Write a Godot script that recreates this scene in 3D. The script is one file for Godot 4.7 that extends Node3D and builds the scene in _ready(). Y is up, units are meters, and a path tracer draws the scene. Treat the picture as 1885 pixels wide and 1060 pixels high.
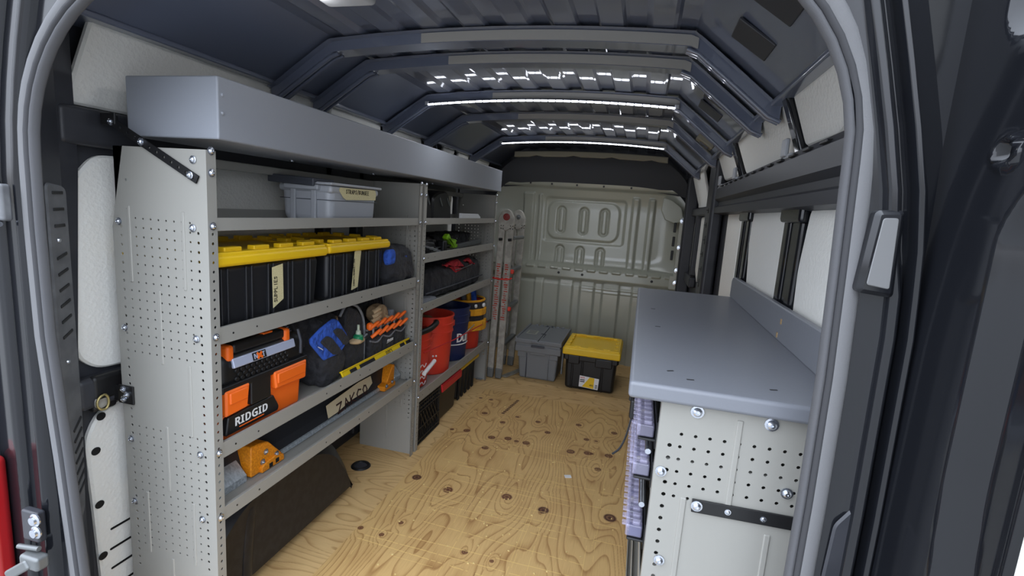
extends Node3D
# Cargo van interior seen through its rear opening. x right, y up, -z into the van, metres; camera over the origin.

class MB:
	var v := PackedVector3Array()
	var n := PackedVector3Array()
	var uv := PackedVector2Array()
	var xf := Transform3D.IDENTITY

	func tri(a: Vector3, b: Vector3, c: Vector3, na: Vector3, nb: Vector3, nc: Vector3, ua := Vector2.ZERO, ub := Vector2.ZERO, uc := Vector2.ZERO) -> void:
		if (b - a).cross(c - a).dot(na + nb + nc) > 0.0:
			v.append_array([xf * a, xf * c, xf * b])
			n.append_array([xf.basis * na, xf.basis * nc, xf.basis * nb])
			uv.append_array([ua, uc, ub])
		else:
			v.append_array([xf * a, xf * b, xf * c])
			n.append_array([xf.basis * na, xf.basis * nb, xf.basis * nc])
			uv.append_array([ua, ub, uc])

	# corners counter-clockwise seen from outside
	func quad(a: Vector3, b: Vector3, c: Vector3, d: Vector3, nn := Vector3.ZERO) -> void:
		if nn == Vector3.ZERO:
			nn = (c - a).cross(d - b).normalized()
		var u := [Vector2(0, 1), Vector2(1, 1), Vector2(1, 0), Vector2(0, 0)]
		tri(a, b, c, nn, nn, nn, u[0], u[1], u[2])
		tri(a, c, d, nn, nn, nn, u[0], u[2], u[3])

	func box(c: Vector3, s: Vector3) -> void:
		rbox(c, s, 0.0)

	# box with rounded edges; its bottom may be narrower (taper)
	func rbox(c: Vector3, s: Vector3, r: float, taper := 1.0, fine := false) -> void:
		var h := s * 0.5
		r = minf(r, minf(h.x, minf(h.y, h.z)) * 0.98)
		for ax in 3:
			for sg in [-1.0, 1.0]:
				var a1 := (ax + 1) % 3
				var a2 := (ax + 2) % 3
				var l1 := lines(h[a1], r, fine)
				var l2 := lines(h[a2], r, fine)
				var rows := []
				var nrm := []
				for p in l1:
					var row := []
					var nr := []
					for q in l2:
						var pt := Vector3.ZERO
						pt[ax] = sg * h[ax]
						pt[a1] = p
						pt[a2] = q
						var inn := pt.clamp(-h + Vector3.ONE * r, h - Vector3.ONE * r)
						var d := Vector3.ZERO
						if r > 0.0:
							d = (pt - inn).normalized()
							pt = inn + d * r
						else:
							d[ax] = sg
						var k := lerpf(taper, 1.0, (pt.y + h.y) / (2.0 * h.y))
						pt.x *= k
						pt.z *= k
						row.append(c + pt)
						nr.append(d)
					rows.append(row)
					nrm.append(nr)
				for i in rows.size() - 1:
					for j in rows[0].size() - 1:
						tri(rows[i][j], rows[i + 1][j], rows[i + 1][j + 1], nrm[i][j], nrm[i + 1][j], nrm[i + 1][j + 1], Vector2(i, j), Vector2(i + 1, j), Vector2(i + 1, j + 1))
						tri(rows[i][j], rows[i + 1][j + 1], rows[i][j + 1], nrm[i][j], nrm[i + 1][j + 1], nrm[i][j + 1], Vector2(i, j), Vector2(i + 1, j + 1), Vector2(i, j + 1))

	func lines(h: float, r: float, fine: bool) -> Array:
		if r <= 0.0:
			return [-h, h]
		if fine:
			return [-h, -h + r * 0.15, -h + r * 0.5, -h + r, h - r, h - r * 0.5, h - r * 0.15, h]
		return [-h, -h + r * 0.4, -h + r, h - r, h - r * 0.4, h]

	# smooth surface through a grid of points
	func grid(g: Array, wrap_u := false, wrap_v := false, flip := false, uvs := false) -> void:
		var nu := g.size()
		var nv: int = g[0].size()
		var nn := []
		for i in nu:
			var row := PackedVector3Array()
			for j in nv:
				var i0 := (i - 1 + nu) % nu if wrap_u else maxi(i - 1, 0)
				var i1 := (i + 1) % nu if wrap_u else mini(i + 1, nu - 1)
				var j0 := (j - 1 + nv) % nv if wrap_v else maxi(j - 1, 0)
				var j1 := (j + 1) % nv if wrap_v else mini(j + 1, nv - 1)
				var c: Vector3 = (g[i1][j] - g[i0][j]).cross(g[i][j1] - g[i][j0])
				c = c.normalized() if c.length_squared() > 1e-20 else Vector3.ZERO
				row.append(-c if flip else c)
			nn.append(row)
		for i in (nu if wrap_u else nu - 1):
			for j in (nv if wrap_v else nv - 1):
				var i2 := (i + 1) % nu
				var j2 := (j + 1) % nv
				var fu := float(nu - 1)
				var fv := float(nv - 1)
				var na: Vector3 = nn[i][j]
				var nb: Vector3 = nn[i2][j]
				var nc: Vector3 = nn[i2][j2]
				var nd: Vector3 = nn[i][j2]
				if na == Vector3.ZERO:
					na = nc
				if nb == Vector3.ZERO:
					nb = nd if nd != Vector3.ZERO else nc
				if nc == Vector3.ZERO:
					nc = na
				if nd == Vector3.ZERO:
					nd = nb
				var ua := Vector2(i / fu, j / fv)
				var ub := Vector2((i + 1) / fu, j / fv)
				var uc := Vector2((i + 1) / fu, (j + 1) / fv)
				var ud := Vector2(i / fu, (j + 1) / fv)
				tri(g[i][j], g[i2][j], g[i2][j2], na, nb, nc, ua, ub, uc)
				tri(g[i][j], g[i2][j2], g[i][j2], na, nc, nd, ua, uc, ud)

	func tube(path: Array, r: float, seg := 8, closed := false, flat := 1.0) -> void:
		var g := []
		var m := path.size()
		var up := Vector3.UP
		for i in m:
			var a: Vector3 = path[(i - 1 + m) % m] if closed else path[maxi(i - 1, 0)]
			var b: Vector3 = path[(i + 1) % m] if closed else path[mini(i + 1, m - 1)]
			var t := (b - a).normalized()
			if i == 0 and absf(t.dot(up)) > 0.9:
				up = Vector3.RIGHT
			var s := t.cross(up).normalized()
			up = s.cross(t).normalized()
			var row := PackedVector3Array()
			for k in seg:
				var an := TAU * k / seg
				row.append(path[i] + s * cos(an) * r + up * sin(an) * r * flat)
			g.append(row)
		grid(g, closed, true)
		if not closed:
			for e in [0, m - 1]:
				var cen := Vector3.ZERO
				for p in g[e]:
					cen += p / seg
				var nn: Vector3 = (path[0] - path[1]).normalized() if e == 0 else (path[m - 1] - path[m - 2]).normalized()
				for k in seg:
					tri(cen, g[e][k], g[e][(k + 1) % seg], nn, nn, nn)

	# profile of (radius, height) turned about the vertical through c
	func lathe(prof: Array, c: Vector3, seg := 24) -> void:
		for i in prof.size() - 1:
			var p: Vector2 = prof[i]
			var q: Vector2 = prof[i + 1]
			var d := (q - p).normalized()
			for k in seg:
				var a := TAU * k / seg
				var b := TAU * (k + 1) / seg
				var ca := Vector3(cos(a), 0, sin(a))
				var cb := Vector3(cos(b), 0, sin(b))
				var na := (ca * d.y + Vector3(0, -d.x, 0))
				var nb := (cb * d.y + Vector3(0, -d.x, 0))
				var p0 := c + ca * p.x + Vector3(0, p.y, 0)
				var p1 := c + cb * p.x + Vector3(0, p.y, 0)
				var q0 := c + ca * q.x + Vector3(0, q.y, 0)
				var q1 := c + cb * q.x + Vector3(0, q.y, 0)
				if p.x > 1e-6:
					tri(p0, p1, q1, na, nb, nb)
				if q.x > 1e-6:
					tri(p0, q1, q0, na, nb, na)

	# polygon in xy pushed out along z, with a chamfer on both faces
	func prism(poly: PackedVector2Array, z0: float, z1: float, bev := 0.0, smooth := false) -> void:
		if Geometry2D.is_polygon_clockwise(poly):
			poly = poly.duplicate()
			poly.reverse()
		var m := poly.size()
		var outw := []
		for i in m:
			var d0 := (poly[i] - poly[(i - 1 + m) % m]).normalized()
			var d1 := (poly[(i + 1) % m] - poly[i]).normalized()
			var nn := (Vector2(d0.y, -d0.x) + Vector2(d1.y, -d1.x))
			outw.append(nn.normalized())
		var ins := PackedVector2Array()
		for i in m:
			ins.append(poly[i] - outw[i] * bev)
		var ix := Geometry2D.triangulate_polygon(ins)
		if ix.is_empty():
			for k in range(1, m - 1):
				ix.append_array([0, k, k + 1])
		for k in range(0, ix.size(), 3):
			for s in [0, 1]:
				var z := z1 if s else z0
				var nn := Vector3(0, 0, 1 if s else -1)
				var p := [ins[ix[k]], ins[ix[k + 1]], ins[ix[k + 2]]]
				tri(Vector3(p[0].x, p[0].y, z), Vector3(p[1].x, p[1].y, z), Vector3(p[2].x, p[2].y, z), nn, nn, nn, p[0], p[1], p[2])
		for i in m:
			var j := (i + 1) % m
			var d := (poly[j] - poly[i]).normalized()
			var f := Vector3(d.y, -d.x, 0)
			var na := Vector3(outw[i].x, outw[i].y, 0) if smooth else f
			var nb := Vector3(outw[j].x, outw[j].y, 0) if smooth else f
			var a0 := Vector3(poly[i].x, poly[i].y, z0 + bev)
			var a1 := Vector3(poly[i].x, poly[i].y, z1 - bev)
			var b0 := Vector3(poly[j].x, poly[j].y, z0 + bev)
			var b1 := Vector3(poly[j].x, poly[j].y, z1 - bev)
			tri(a0, b0, b1, na, nb, nb)
			tri(a0, b1, a1, na, nb, na)
			if bev > 0.0:
				for s in [0, 1]:
					var z := z1 if s else z0
					var q := Vector3(0, 0, 1 if s else -1)
					var ca := Vector3(ins[i].x, ins[i].y, z)
					var cb := Vector3(ins[j].x, ins[j].y, z)
					var ma := (na + q).normalized()
					var mb := (nb + q).normalized()
					var e0 := a1 if s else a0
					var e1 := b1 if s else b0
					tri(e0, e1, cb, ma, mb, mb)
					tri(e0, cb, ca, ma, mb, ma)

	# soft rounded lump
	func blob(c: Vector3, s: Vector3, ex: float, amp: float, freq: float, sd: int, nu := 36, nv := 20) -> void:
		var no := FastNoiseLite.new()
		no.seed = sd
		no.frequency = freq
		no.fractal_octaves = 3
		var g := []
		for i in nu:
			var row := PackedVector3Array()
			var a := TAU * i / nu
			for j in nv:
				var b := -PI / 2 + PI * j / (nv - 1)
				var p := Vector3(sp(cos(b), ex) * sp(cos(a), ex), sp(sin(b), ex), sp(cos(b), ex) * sp(sin(a), ex)) * s * 0.5
				var q := c + p
				var w := no.get_noise_3dv(q * 34.0)
				p *= 1.0 + amp * w
				p.y = maxf(p.y, -s.y * 0.5)
				row.append(c + p)
			g.append(row)
		grid(g, true, false, true)

	func sp(x: float, e: float) -> float:
		return signf(x) * pow(absf(x), e)

	func mesh(off: Vector3) -> ArrayMesh:
		var vv := v
		if off != Vector3.ZERO:
			vv = PackedVector3Array()
			vv.resize(v.size())
			for i in v.size():
				vv[i] = v[i] - off
		var a := []
		a.resize(Mesh.ARRAY_MAX)
		a[Mesh.ARRAY_VERTEX] = vv
		var nm := n.duplicate()
		for i in nm.size():
			nm[i] = nm[i].normalized()
		a[Mesh.ARRAY_NORMAL] = nm
		a[Mesh.ARRAY_TEX_UV] = uv
		var am := ArrayMesh.new()
		am.add_surface_from_arrays(Mesh.PRIMITIVE_TRIANGLES, a)
		return am


var used := {}
var rng := RandomNumberGenerator.new()
var mt := {}


func numbered(called: String) -> String:
	var k: int = used.get(called, 0)
	used[called] = k + 1
	return called if k == 0 else "%s_%03d" % [called, k]


func thing(called: String, label: String, category: String, at := Vector3.ZERO, group := "") -> Node3D:
	var o := Node3D.new()
	o.name = numbered(called)
	o.position = at
	add_child(o)
	tag(o, label, category, group)
	return o


func tag(o: Node, label: String, category: String, group := "") -> Node:
	o.set_meta("label", label)
	o.set_meta("category", category)
	if group:
		o.set_meta("group", group)
	return o


# one mesh object; its vertices are given in the world, or in the frame that thing.position is taken from
func part(called: String, m: MB, material: Material, parent: Node = null) -> MeshInstance3D:
	var off := Vector3.ZERO
	var p := parent
	while p and p != self:
		off += p.position
		p = p.get_parent()
	return inst(called, m.mesh(off), material, parent)


func inst(called: String, me: Mesh, material: Material, parent: Node = null) -> MeshInstance3D:
	var o := MeshInstance3D.new()
	o.mesh = me
	o.material_override = material
	if parent == null or parent == self:
		o.name = numbered(called)
		add_child(o)
	else:
		o.name = called
		parent.add_child(o, true)
	return o


func struct(called: String, m: MB, material: Material) -> MeshInstance3D:
	var o := part(called, m, material)
	o.set_meta("kind", "structure")
	return o


func copy_of(o: Node3D, at: Vector3, label: String, turn := 0.0) -> Node3D:
	var c: Node3D = o.duplicate()
	c.name = numbered(String(o.name).rstrip("0123456789").trim_suffix("_"))
	add_child(c)
	c.position = at
	c.rotation.y = turn
	c.set_meta("label", label)
	return c


func mat(c: Color, rough := 0.6, metal := 0.0, o := {}) -> StandardMaterial3D:
	var m := StandardMaterial3D.new()
	m.albedo_color = c
	m.roughness = rough
	m.metallic = metal
	for k in o:
		m.set(k, o[k])
	return m


func noise_tex(freq: float, oct: int, sd: int, normal: bool, bump := 4.0, kind := FastNoiseLite.TYPE_SIMPLEX_SMOOTH, size := 256) -> NoiseTexture2D:
	var f := FastNoiseLite.new()
	f.noise_type = kind
	f.frequency = freq
	f.seed = sd
	f.fractal_octaves = oct
	var t := NoiseTexture2D.new()
	t.width = size
	t.height = size
	t.seamless = true
	t.as_normal_map = normal
	t.bump_strength = bump
	t.noise = f
	return t


func rough_up(m: StandardMaterial3D, tex: Texture2D, scale: float, strength := 1.0) -> StandardMaterial3D:
	m.normal_enabled = true
	m.normal_texture = tex
	m.normal_scale = strength
	m.uv1_triplanar = true
	m.uv1_world_triplanar = true
	m.uv1_scale = Vector3.ONE * scale
	return m


# colours of a mottled surface, laid in the world
func mottle(m: StandardMaterial3D, a: Color, b: Color, freq: float, scale: float, sd: int, oct := 4) -> StandardMaterial3D:
	var t := noise_tex(freq, oct, sd, false, 1.0)
	var g := Gradient.new()
	g.set_color(0, a)
	g.set_color(1, b)
	g.set_offset(0, 0.3)
	g.set_offset(1, 0.7)
	t.color_ramp = g
	m.albedo_color = Color.WHITE
	m.albedo_texture = t
	m.uv1_triplanar = true
	m.uv1_world_triplanar = true
	m.uv1_scale = Vector3.ONE * scale
	return m


func rr(w: float, h: float, r: float, seg := 5, at := Vector2.ZERO) -> PackedVector2Array:
	var p := PackedVector2Array()
	for q in 4:
		var cx := (w / 2 - r) * (1 if q in [0, 3] else -1)
		var cy := (h / 2 - r) * (1 if q < 2 else -1)
		for k in seg + 1:
			var a := PI / 2 * (q + float(k) / seg)
			p.append(at + Vector2(cx + cos(a) * r, cy + sin(a) * r))
	return p


func pv(a: Array) -> PackedVector2Array:
	var p := PackedVector2Array()
	for i in range(0, a.size(), 2):
		p.append(Vector2(a[i], a[i + 1]))
	return p


# xy of a polygon laid on a plane across x, facing +x: local x runs along -z, local y up, local z along +x
func on_x(x: float, y := 0.0, z := 0.0) -> Transform3D:
	return Transform3D(Basis(Vector3(0, 0, -1), Vector3(0, 1, 0), Vector3(1, 0, 0)), Vector3(x, y, z))


# the same for a wall facing -x: local x along +z, local z along -x
func on_neg_x(x: float, y := 0.0, z := 0.0) -> Transform3D:
	return Transform3D(Basis(Vector3(0, 0, 1), Vector3(0, 1, 0), Vector3(-1, 0, 0)), Vector3(x, y, z))


func on_y(y: float) -> Transform3D:
	return Transform3D(Basis(Vector3(1, 0, 0), Vector3(0, 0, -1), Vector3(0, 1, 0)), Vector3(0, y, 0))


const GLYPH := {
	"A": [[0, 0, 0.5, 1, 1, 0], [0.2, 0.4, 0.8, 0.4]], "B": [[0, 0, 0, 1, 0.8, 0.85, 0.1, 0.52, 0.9, 0.3, 0, 0]], "C": [[1, 0.85, 0.5, 1, 0.05, 0.6, 0.1, 0.2, 0.5, 0, 1, 0.12]],
	"D": [[0, 0, 0, 1, 0.9, 0.6, 0.8, 0.2, 0, 0]], "E": [[0.9, 1, 0, 1, 0, 0, 0.9, 0], [0, 0.5, 0.7, 0.5]], "F": [[0.9, 1, 0, 1, 0, 0], [0, 0.5, 0.7, 0.5]],
	"G": [[1, 0.85, 0.5, 1, 0.05, 0.6, 0.1, 0.15, 0.55, 0, 0.95, 0.2, 0.95, 0.45, 0.5, 0.45]], "I": [[0.5, 0, 0.5, 1]], "K": [[0, 0, 0, 1], [0.9, 1, 0, 0.45, 0.9, 0]],
	"L": [[0, 1, 0, 0, 0.8, 0]], "M": [[0, 0, 0.1, 1, 0.5, 0.35, 0.9, 1, 1, 0]], "N": [[0, 0, 0, 1, 0.9, 0, 0.9, 1]], "O": [[0.5, 1, 0.05, 0.65, 0.15, 0.1, 0.6, 0, 0.95, 0.4, 0.8, 0.9, 0.4, 1]],
	"P": [[0, 0, 0, 1, 0.85, 0.8, 0.7, 0.5, 0, 0.45]], "R": [[0, 0, 0, 1, 0.85, 0.8, 0.7, 0.52, 0, 0.48, 0.9, 0]], "S": [[0.9, 0.85, 0.4, 1, 0.05, 0.75, 0.85, 0.35, 0.6, 0, 0, 0.12]],
	"T": [[0, 1, 1, 1], [0.5, 1, 0.5, 0]], "U": [[0, 1, 0.05, 0.15, 0.5, 0, 0.9, 0.15, 0.95, 1]], "Z": [[0, 1, 0.95, 1, 0, 0, 1, 0.05]], "/": [[0.1, -0.1, 0.9, 1.1]], "H": [[0, 0, 0, 1], [1, 0, 1, 1], [0, 0.5, 1, 0.5]],
	"W": [[0, 1, 0.25, 0, 0.5, 0.7, 0.75, 0, 1, 1]],
}


# marker strokes of height h, begun at the origin of xf and lying in its xy plane
func scrawl(m: MB, text: String, xf: Transform3D, h: float, wide := 0.7, pen := 0.12, gap := 0.35) -> void:
	m.xf = xf
	var x := 0.0
	for ch in text:
		if GLYPH.has(ch):
			for s in GLYPH[ch]:
				for k in range(0, s.size() - 2, 2):
					var a := Vector2(x + s[k] * h * wide, s[k + 1] * h)
					var b := Vector2(x + s[k + 2] * h * wide, s[k + 3] * h)
					var d := (b - a).normalized() * pen * h * 0.5
					var w := Vector2(-d.y, d.x)
					m.prism(PackedVector2Array([a - d - w, b + d - w, b + d + w, a - d + w]), 0.0, 0.0006)
		x += h * (wide + gap)
	m.xf = Transform3D.IDENTITY


# printed lettering as flat solid letters
func lettering(called: String, text: String, xf: Transform3D, h: float, material: Material, parent: Node, bold := true, sq := 1.0) -> MeshInstance3D:
	var t := TextMesh.new()
	var f := SystemFont.new()
	f.font_names = PackedStringArray(["Droid Sans"])
	f.font_weight = 700 if bold else 400
	t.font = f
	t.text = text
	t.font_size = 64
	t.pixel_size = h / 47.0
	t.depth = 0.0008
	t.curve_step = 2.0
	var o := inst(called, t, material, parent)
	var off := Vector3.ZERO
	var p := parent
	while p and p != self:
		off += p.position
		p = p.get_parent()
	o.transform = Transform3D(xf.basis * Basis.from_scale(Vector3(sq, 1, 1)), xf.origin - off)
	return o


# sheet with round holes: lines us, vs; holes maps a cell to a radius; laid by xf on its xy plane, facing its +z
func perforated(m: MB, us: Array, vs: Array, holes: Dictionary, thick: float, xf: Transform3D, slanted := false) -> void:
	m.xf = xf
	for side in [0, 1]:
		var z := -thick if side else 0.0
		var nn := Vector3(0, 0, -1 if side else 1)
		for i in us.size() - 1:
			for j in vs.size() - 1:
				var q := [Vector2(us[i], vs[j]), Vector2(us[i + 1], vs[j]), Vector2(us[i + 1], vs[j + 1]), Vector2(us[i], vs[j + 1])]
				if i == 0 and slanted:
					q[0].x += slant_at(vs[j])
					q[3].x += slant_at(vs[j + 1])
				var c := []
				for p in q:
					c.append(Vector3(p.x, p.y, z))
				var key := Vector2i(i, j)
				if not holes.has(key):
					m.tri(c[0], c[1], c[2], nn, nn, nn)
					m.tri(c[0], c[2], c[3], nn, nn, nn)
					continue
				var r: float = holes[key]
				var cen := Vector2((us[i] + us[i + 1]) / 2, (vs[j] + vs[j + 1]) / 2)
				var hw := Vector2((us[i + 1] - us[i]) / 2, (vs[j + 1] - vs[j]) / 2)
				for k in 8:
					var a0 := TAU * k / 8
					var a1 := TAU * (k + 1) / 8
					var d0 := Vector2(cos(a0), sin(a0))
					var d1 := Vector2(cos(a1), sin(a1))
					var e0 := Vector2(signf(snappedf(d0.x, 0.01)) * hw.x, signf(snappedf(d0.y, 0.01)) * hw.y) + cen
					var e1 := Vector2(signf(snappedf(d1.x, 0.01)) * hw.x, signf(snappedf(d1.y, 0.01)) * hw.y) + cen
					var h0 := cen + d0 * r
					var h1 := cen + d1 * r
					var A := Vector3(h0.x, h0.y, z)
					var B := Vector3(h1.x, h1.y, z)
					m.tri(A, Vector3(e0.x, e0.y, z), Vector3(e1.x, e1.y, z), nn, nn, nn)
					m.tri(A, Vector3(e1.x, e1.y, z), B, nn, nn, nn)
					if side == 0:
						var f := Vector3(-(d0 + d1).x, -(d0 + d1).y, 0).normalized()
						m.tri(A, B, B + Vector3(0, 0, -thick), f, f, f)
						m.tri(A, B + Vector3(0, 0, -thick), A + Vector3(0, 0, -thick), f, f, f)
	m.xf = Transform3D.IDENTITY


func smooth(a: float, b: float, x: float) -> float:
	return smoothstep(a, b, x)


# 1 inside a rounded rectangle, 0 outside, with a soft edge of width e
func pill(x: float, y: float, cx: float, cy: float, w: float, h: float, r: float, e: float) -> float:
	var qx := absf(x - cx) - w / 2 + r
	var qy := absf(y - cy) - h / 2 + r
	var d := Vector2(maxf(qx, 0), maxf(qy, 0)).length() + minf(maxf(qx, qy), 0.0) - r
	return 1.0 - smoothstep(-e / 2, e / 2, d)


# how far the rear edge of a shelf end leans in at height y
func slant_at(y: float) -> float:
	return 0.055 * clampf((y - 1.24) / 0.24, 0.0, 1.0)


func _ready() -> void:
	rng.seed = 7
	var cam := Camera3D.new()
	cam.name = "camera"
	cam.position = Vector3(0, 1.36, 0)
	cam.rotation = Vector3(-0.158038, 0.250459, 0.0686646)
	cam.fov = 60.66
	cam.near = 0.05
	add_child(cam)
	cam.current = true

	# overcast daylight
	var env := Environment.new()
	env.background_mode = Environment.BG_SKY
	var sm := ProceduralSkyMaterial.new()
	sm.sky_top_color = Color(0.90, 0.94, 1.0)
	sm.sky_horizon_color = Color(0.70, 0.72, 0.76)
	sm.sky_curve = 0.4
	sm.sky_energy_multiplier = 1.68
	sm.ground_bottom_color = Color(0.55, 0.55, 0.53)
	sm.ground_horizon_color = Color(0.8, 0.8, 0.8)
	sm.sun_angle_max = 1.0
	var sky := Sky.new()
	sky.sky_material = sm
	env.sky = sky
	env.background_energy_multiplier = 1.0
	env.tonemap_mode = Environment.TONE_MAPPER_LINEAR
	env.tonemap_exposure = 1.75
	env.sdfgi_enabled = true
	env.ssao_enabled = true
	env.ssil_enabled = true
	var we := WorldEnvironment.new()
	we.name = "overcast_sky"
	we.environment = env
	add_child(we)

	materials()
	shell()
	side_walls()
	bulkhead()
	roof()
	rear_opening()
	right_door()
	left_hinges()
	floor_boards()
	shelving()
	goods_near()
	goods_far()
	front_goods()
	workbench()


func materials() -> void:
	var fab := noise_tex(0.09, 3, 3, true, 6.0)
	var cast := noise_tex(0.05, 3, 5, true, 5.0)
	var wrinkle := noise_tex(0.014, 4, 7, true, 14.0)
	var dimple := noise_tex(0.035, 2, 11, true, 7.0, FastNoiseLite.TYPE_CELLULAR)
	mt.shell = mat(Color(0.20, 0.205, 0.225), 0.42)
	mt.roof = mat(Color(0.385, 0.41, 0.48), 0.35, 0.0, {"clearcoat_enabled": true, "clearcoat": 1.0, "clearcoat_roughness": 0.03})  # paint lightened and blued to imitate part of the haze overhead
	mt.gloss = mat(Color(0.095, 0.10, 0.115), 0.12)
	mt.jamb = mottle(mat(Color.WHITE, 0.4), Color(0.18, 0.185, 0.205), Color(0.21, 0.215, 0.235), 0.02, 1.5, 4)
	mt.trim = mottle(mat(Color.WHITE, 0.55), Color(0.34, 0.345, 0.355), Color(0.40, 0.405, 0.415), 0.02, 3.0, 9)
	mt.seal = rough_up(mat(Color(0.435, 0.435, 0.44), 0.95, 0.0, {"metallic_specular": 0.3}), fab, 40.0, 0.5)
	mt.seal_dark = mat(Color(0.22, 0.22, 0.23), 0.8)
	mt.seal_inner = rough_up(mat(Color(0.33, 0.33, 0.34), 0.9), fab, 40.0, 0.5)
	mt.panel = rough_up(mat(Color(0.91, 0.905, 0.88), 0.75), dimple, 9.0, 0.4)
	mt.steel = rough_up(mat(Color(0.585, 0.578, 0.552), 0.45), cast, 30.0, 0.05)
	mt.paint_wood = rough_up(mat(Color(0.575, 0.59, 0.62), 0.5), cast, 8.0, 0.05)
	mt.bench = rough_up(mat(Color(0.46, 0.47, 0.495), 0.4), cast, 8.0, 0.05)
	mt.bulk = mat(Color(0.65, 0.655, 0.60), 0.3, 0.0, {"clearcoat_enabled": true, "clearcoat": 1.0, "clearcoat_roughness": 0.12})
	mt.bulk_light = mat(Color(0.70, 0.70, 0.65), 0.4)
	mt.headliner = mat(Color(0.27, 0.275, 0.29), 0.9)
	mt.cream = mat(Color(0.66, 0.64, 0.57), 0.8)
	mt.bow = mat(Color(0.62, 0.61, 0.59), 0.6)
	mt.zinc = mat(Color(0.80, 0.82, 0.86), 0.25, 0.95)
	mt.galv = mottle(mat(Color.WHITE, 0.38, 0.4), Color(0.60, 0.63, 0.65), Color(0.74, 0.77, 0.79), 0.06, 5.0, 41)
	mt.black = mat(Color(0.085, 0.085, 0.09), 0.45)
	mt.tote = rough_up(mat(Color(0.115, 0.118, 0.13), 0.38), cast, 25.0, 0.12)
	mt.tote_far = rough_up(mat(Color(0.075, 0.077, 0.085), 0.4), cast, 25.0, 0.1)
	mt.well = mottle(mat(Color.WHITE, 0.30, 0.0, {"metallic_specular": 0.35}), Color(0.12, 0.12, 0.13), Color(0.15, 0.15, 0.16), 0.03, 3.0, 45)
	mt.yellow = rough_up(mat(Color(0.93, 0.76, 0.10), 0.42), cast, 25.0, 0.12)
	mt.level_yellow = mat(Color(0.90, 0.76, 0.06), 0.4)
	mt.orange = rough_up(mat(Color(0.95, 0.42, 0.10), 0.45), cast, 25.0, 0.12)
	mt.orange_steel = mottle(mat(Color.WHITE, 0.5), Color(0.86, 0.50, 0.07), Color(0.95, 0.60, 0.10), 0.05, 8.0, 51)
	mt.red = mat(Color(0.84, 0.24, 0.17), 0.4)
	mt.dark_red = mat(Color(0.78, 0.12, 0.15), 0.4)
	mt.blue = mat(Color(0.12, 0.16, 0.32), 0.42)
	mt.cloth_black = rough_up(mat(Color(0.15, 0.15, 0.165), 0.85, 0.0, {"rim_enabled": true, "rim": 0.25}), wrinkle, 3.5, 1.0)
	mt.cloth_blue = rough_up(mat(Color(0.18, 0.34, 0.72), 0.9), wrinkle, 3.5, 1.0)
	mt.cloth_gray = rough_up(mat(Color(0.46, 0.47, 0.49), 0.9), wrinkle, 3.5, 1.0)
	mt.cloth_red = rough_up(mat(Color(0.70, 0.15, 0.20), 0.9), wrinkle, 3.5, 1.0)
	mt.cloth_yellow = rough_up(mat(Color(0.88, 0.62, 0.12), 0.85), wrinkle, 3.5, 1.0)
	mt.tan = rough_up(mat(Color(0.72, 0.62, 0.48), 0.95), wrinkle, 3.5, 1.0)
	mt.gray_plastic = rough_up(mat(Color(0.66, 0.67, 0.69), 0.4), cast, 25.0, 0.08)
	mt.dark_plastic = mat(Color(0.25, 0.26, 0.29), 0.45)
	mt.tote_gray = rough_up(mat(Color(0.46, 0.47, 0.48), 0.45), cast, 25.0, 0.12)
	mt.tape = mottle(mat(Color.WHITE, 0.8), Color(0.78, 0.74, 0.56), Color(0.85, 0.81, 0.64), 0.06, 14.0, 55)
	mt.ink = mat(Color(0.05, 0.05, 0.06), 0.7)
	mt.white = mat(Color(0.90, 0.90, 0.90), 0.5)
	mt.silver = mat(Color(0.74, 0.77, 0.86), 0.35, 0.3)
	mt.green = mat(Color(0.10, 0.50, 0.33), 0.35)
	mt.lime = mat(Color(0.55, 0.78, 0.12), 0.45)
	mt.alu = mottle(mat(Color.WHITE, 0.5, 0.25), Color(0.58, 0.565, 0.53), Color(0.66, 0.645, 0.61), 0.03, 2.0, 61)
	mt.alu_dark = mat(Color(0.45, 0.46, 0.46), 0.45, 0.5)
	mt.clear = mat(Color(0.74, 0.72, 0.84, 0.22), 0.10, 0.0, {"transparency": BaseMaterial3D.TRANSPARENCY_ALPHA})
	mt.tail = mat(Color(0.62, 0.03, 0.06), 0.2, 0.0, {"clearcoat_enabled": true, "clearcoat": 1.0})
	mt.led = mat(Color.WHITE, 0.4, 0.0, {"emission_enabled": true, "emission": Color(0.93, 0.95, 1.0), "emission_energy_multiplier": 3.2})
	mt.ground = mottle(mat(Color.WHITE, 0.9), Color(0.48, 0.475, 0.465), Color(0.56, 0.555, 0.545), 0.03, 0.6, 71)


func shell() -> void:
	var m := MB.new()
	m.box(Vector3(0, -0.65, 0), Vector3(80, 0.1, 80))
	struct("ground", m, mt.ground)
	m = MB.new()
	m.box(Vector3(-0.53, -0.06, -2.75), Vector3(2.06, 0.10, 3.98))
	struct("trim_subfloor", m, mt.shell)


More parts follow.
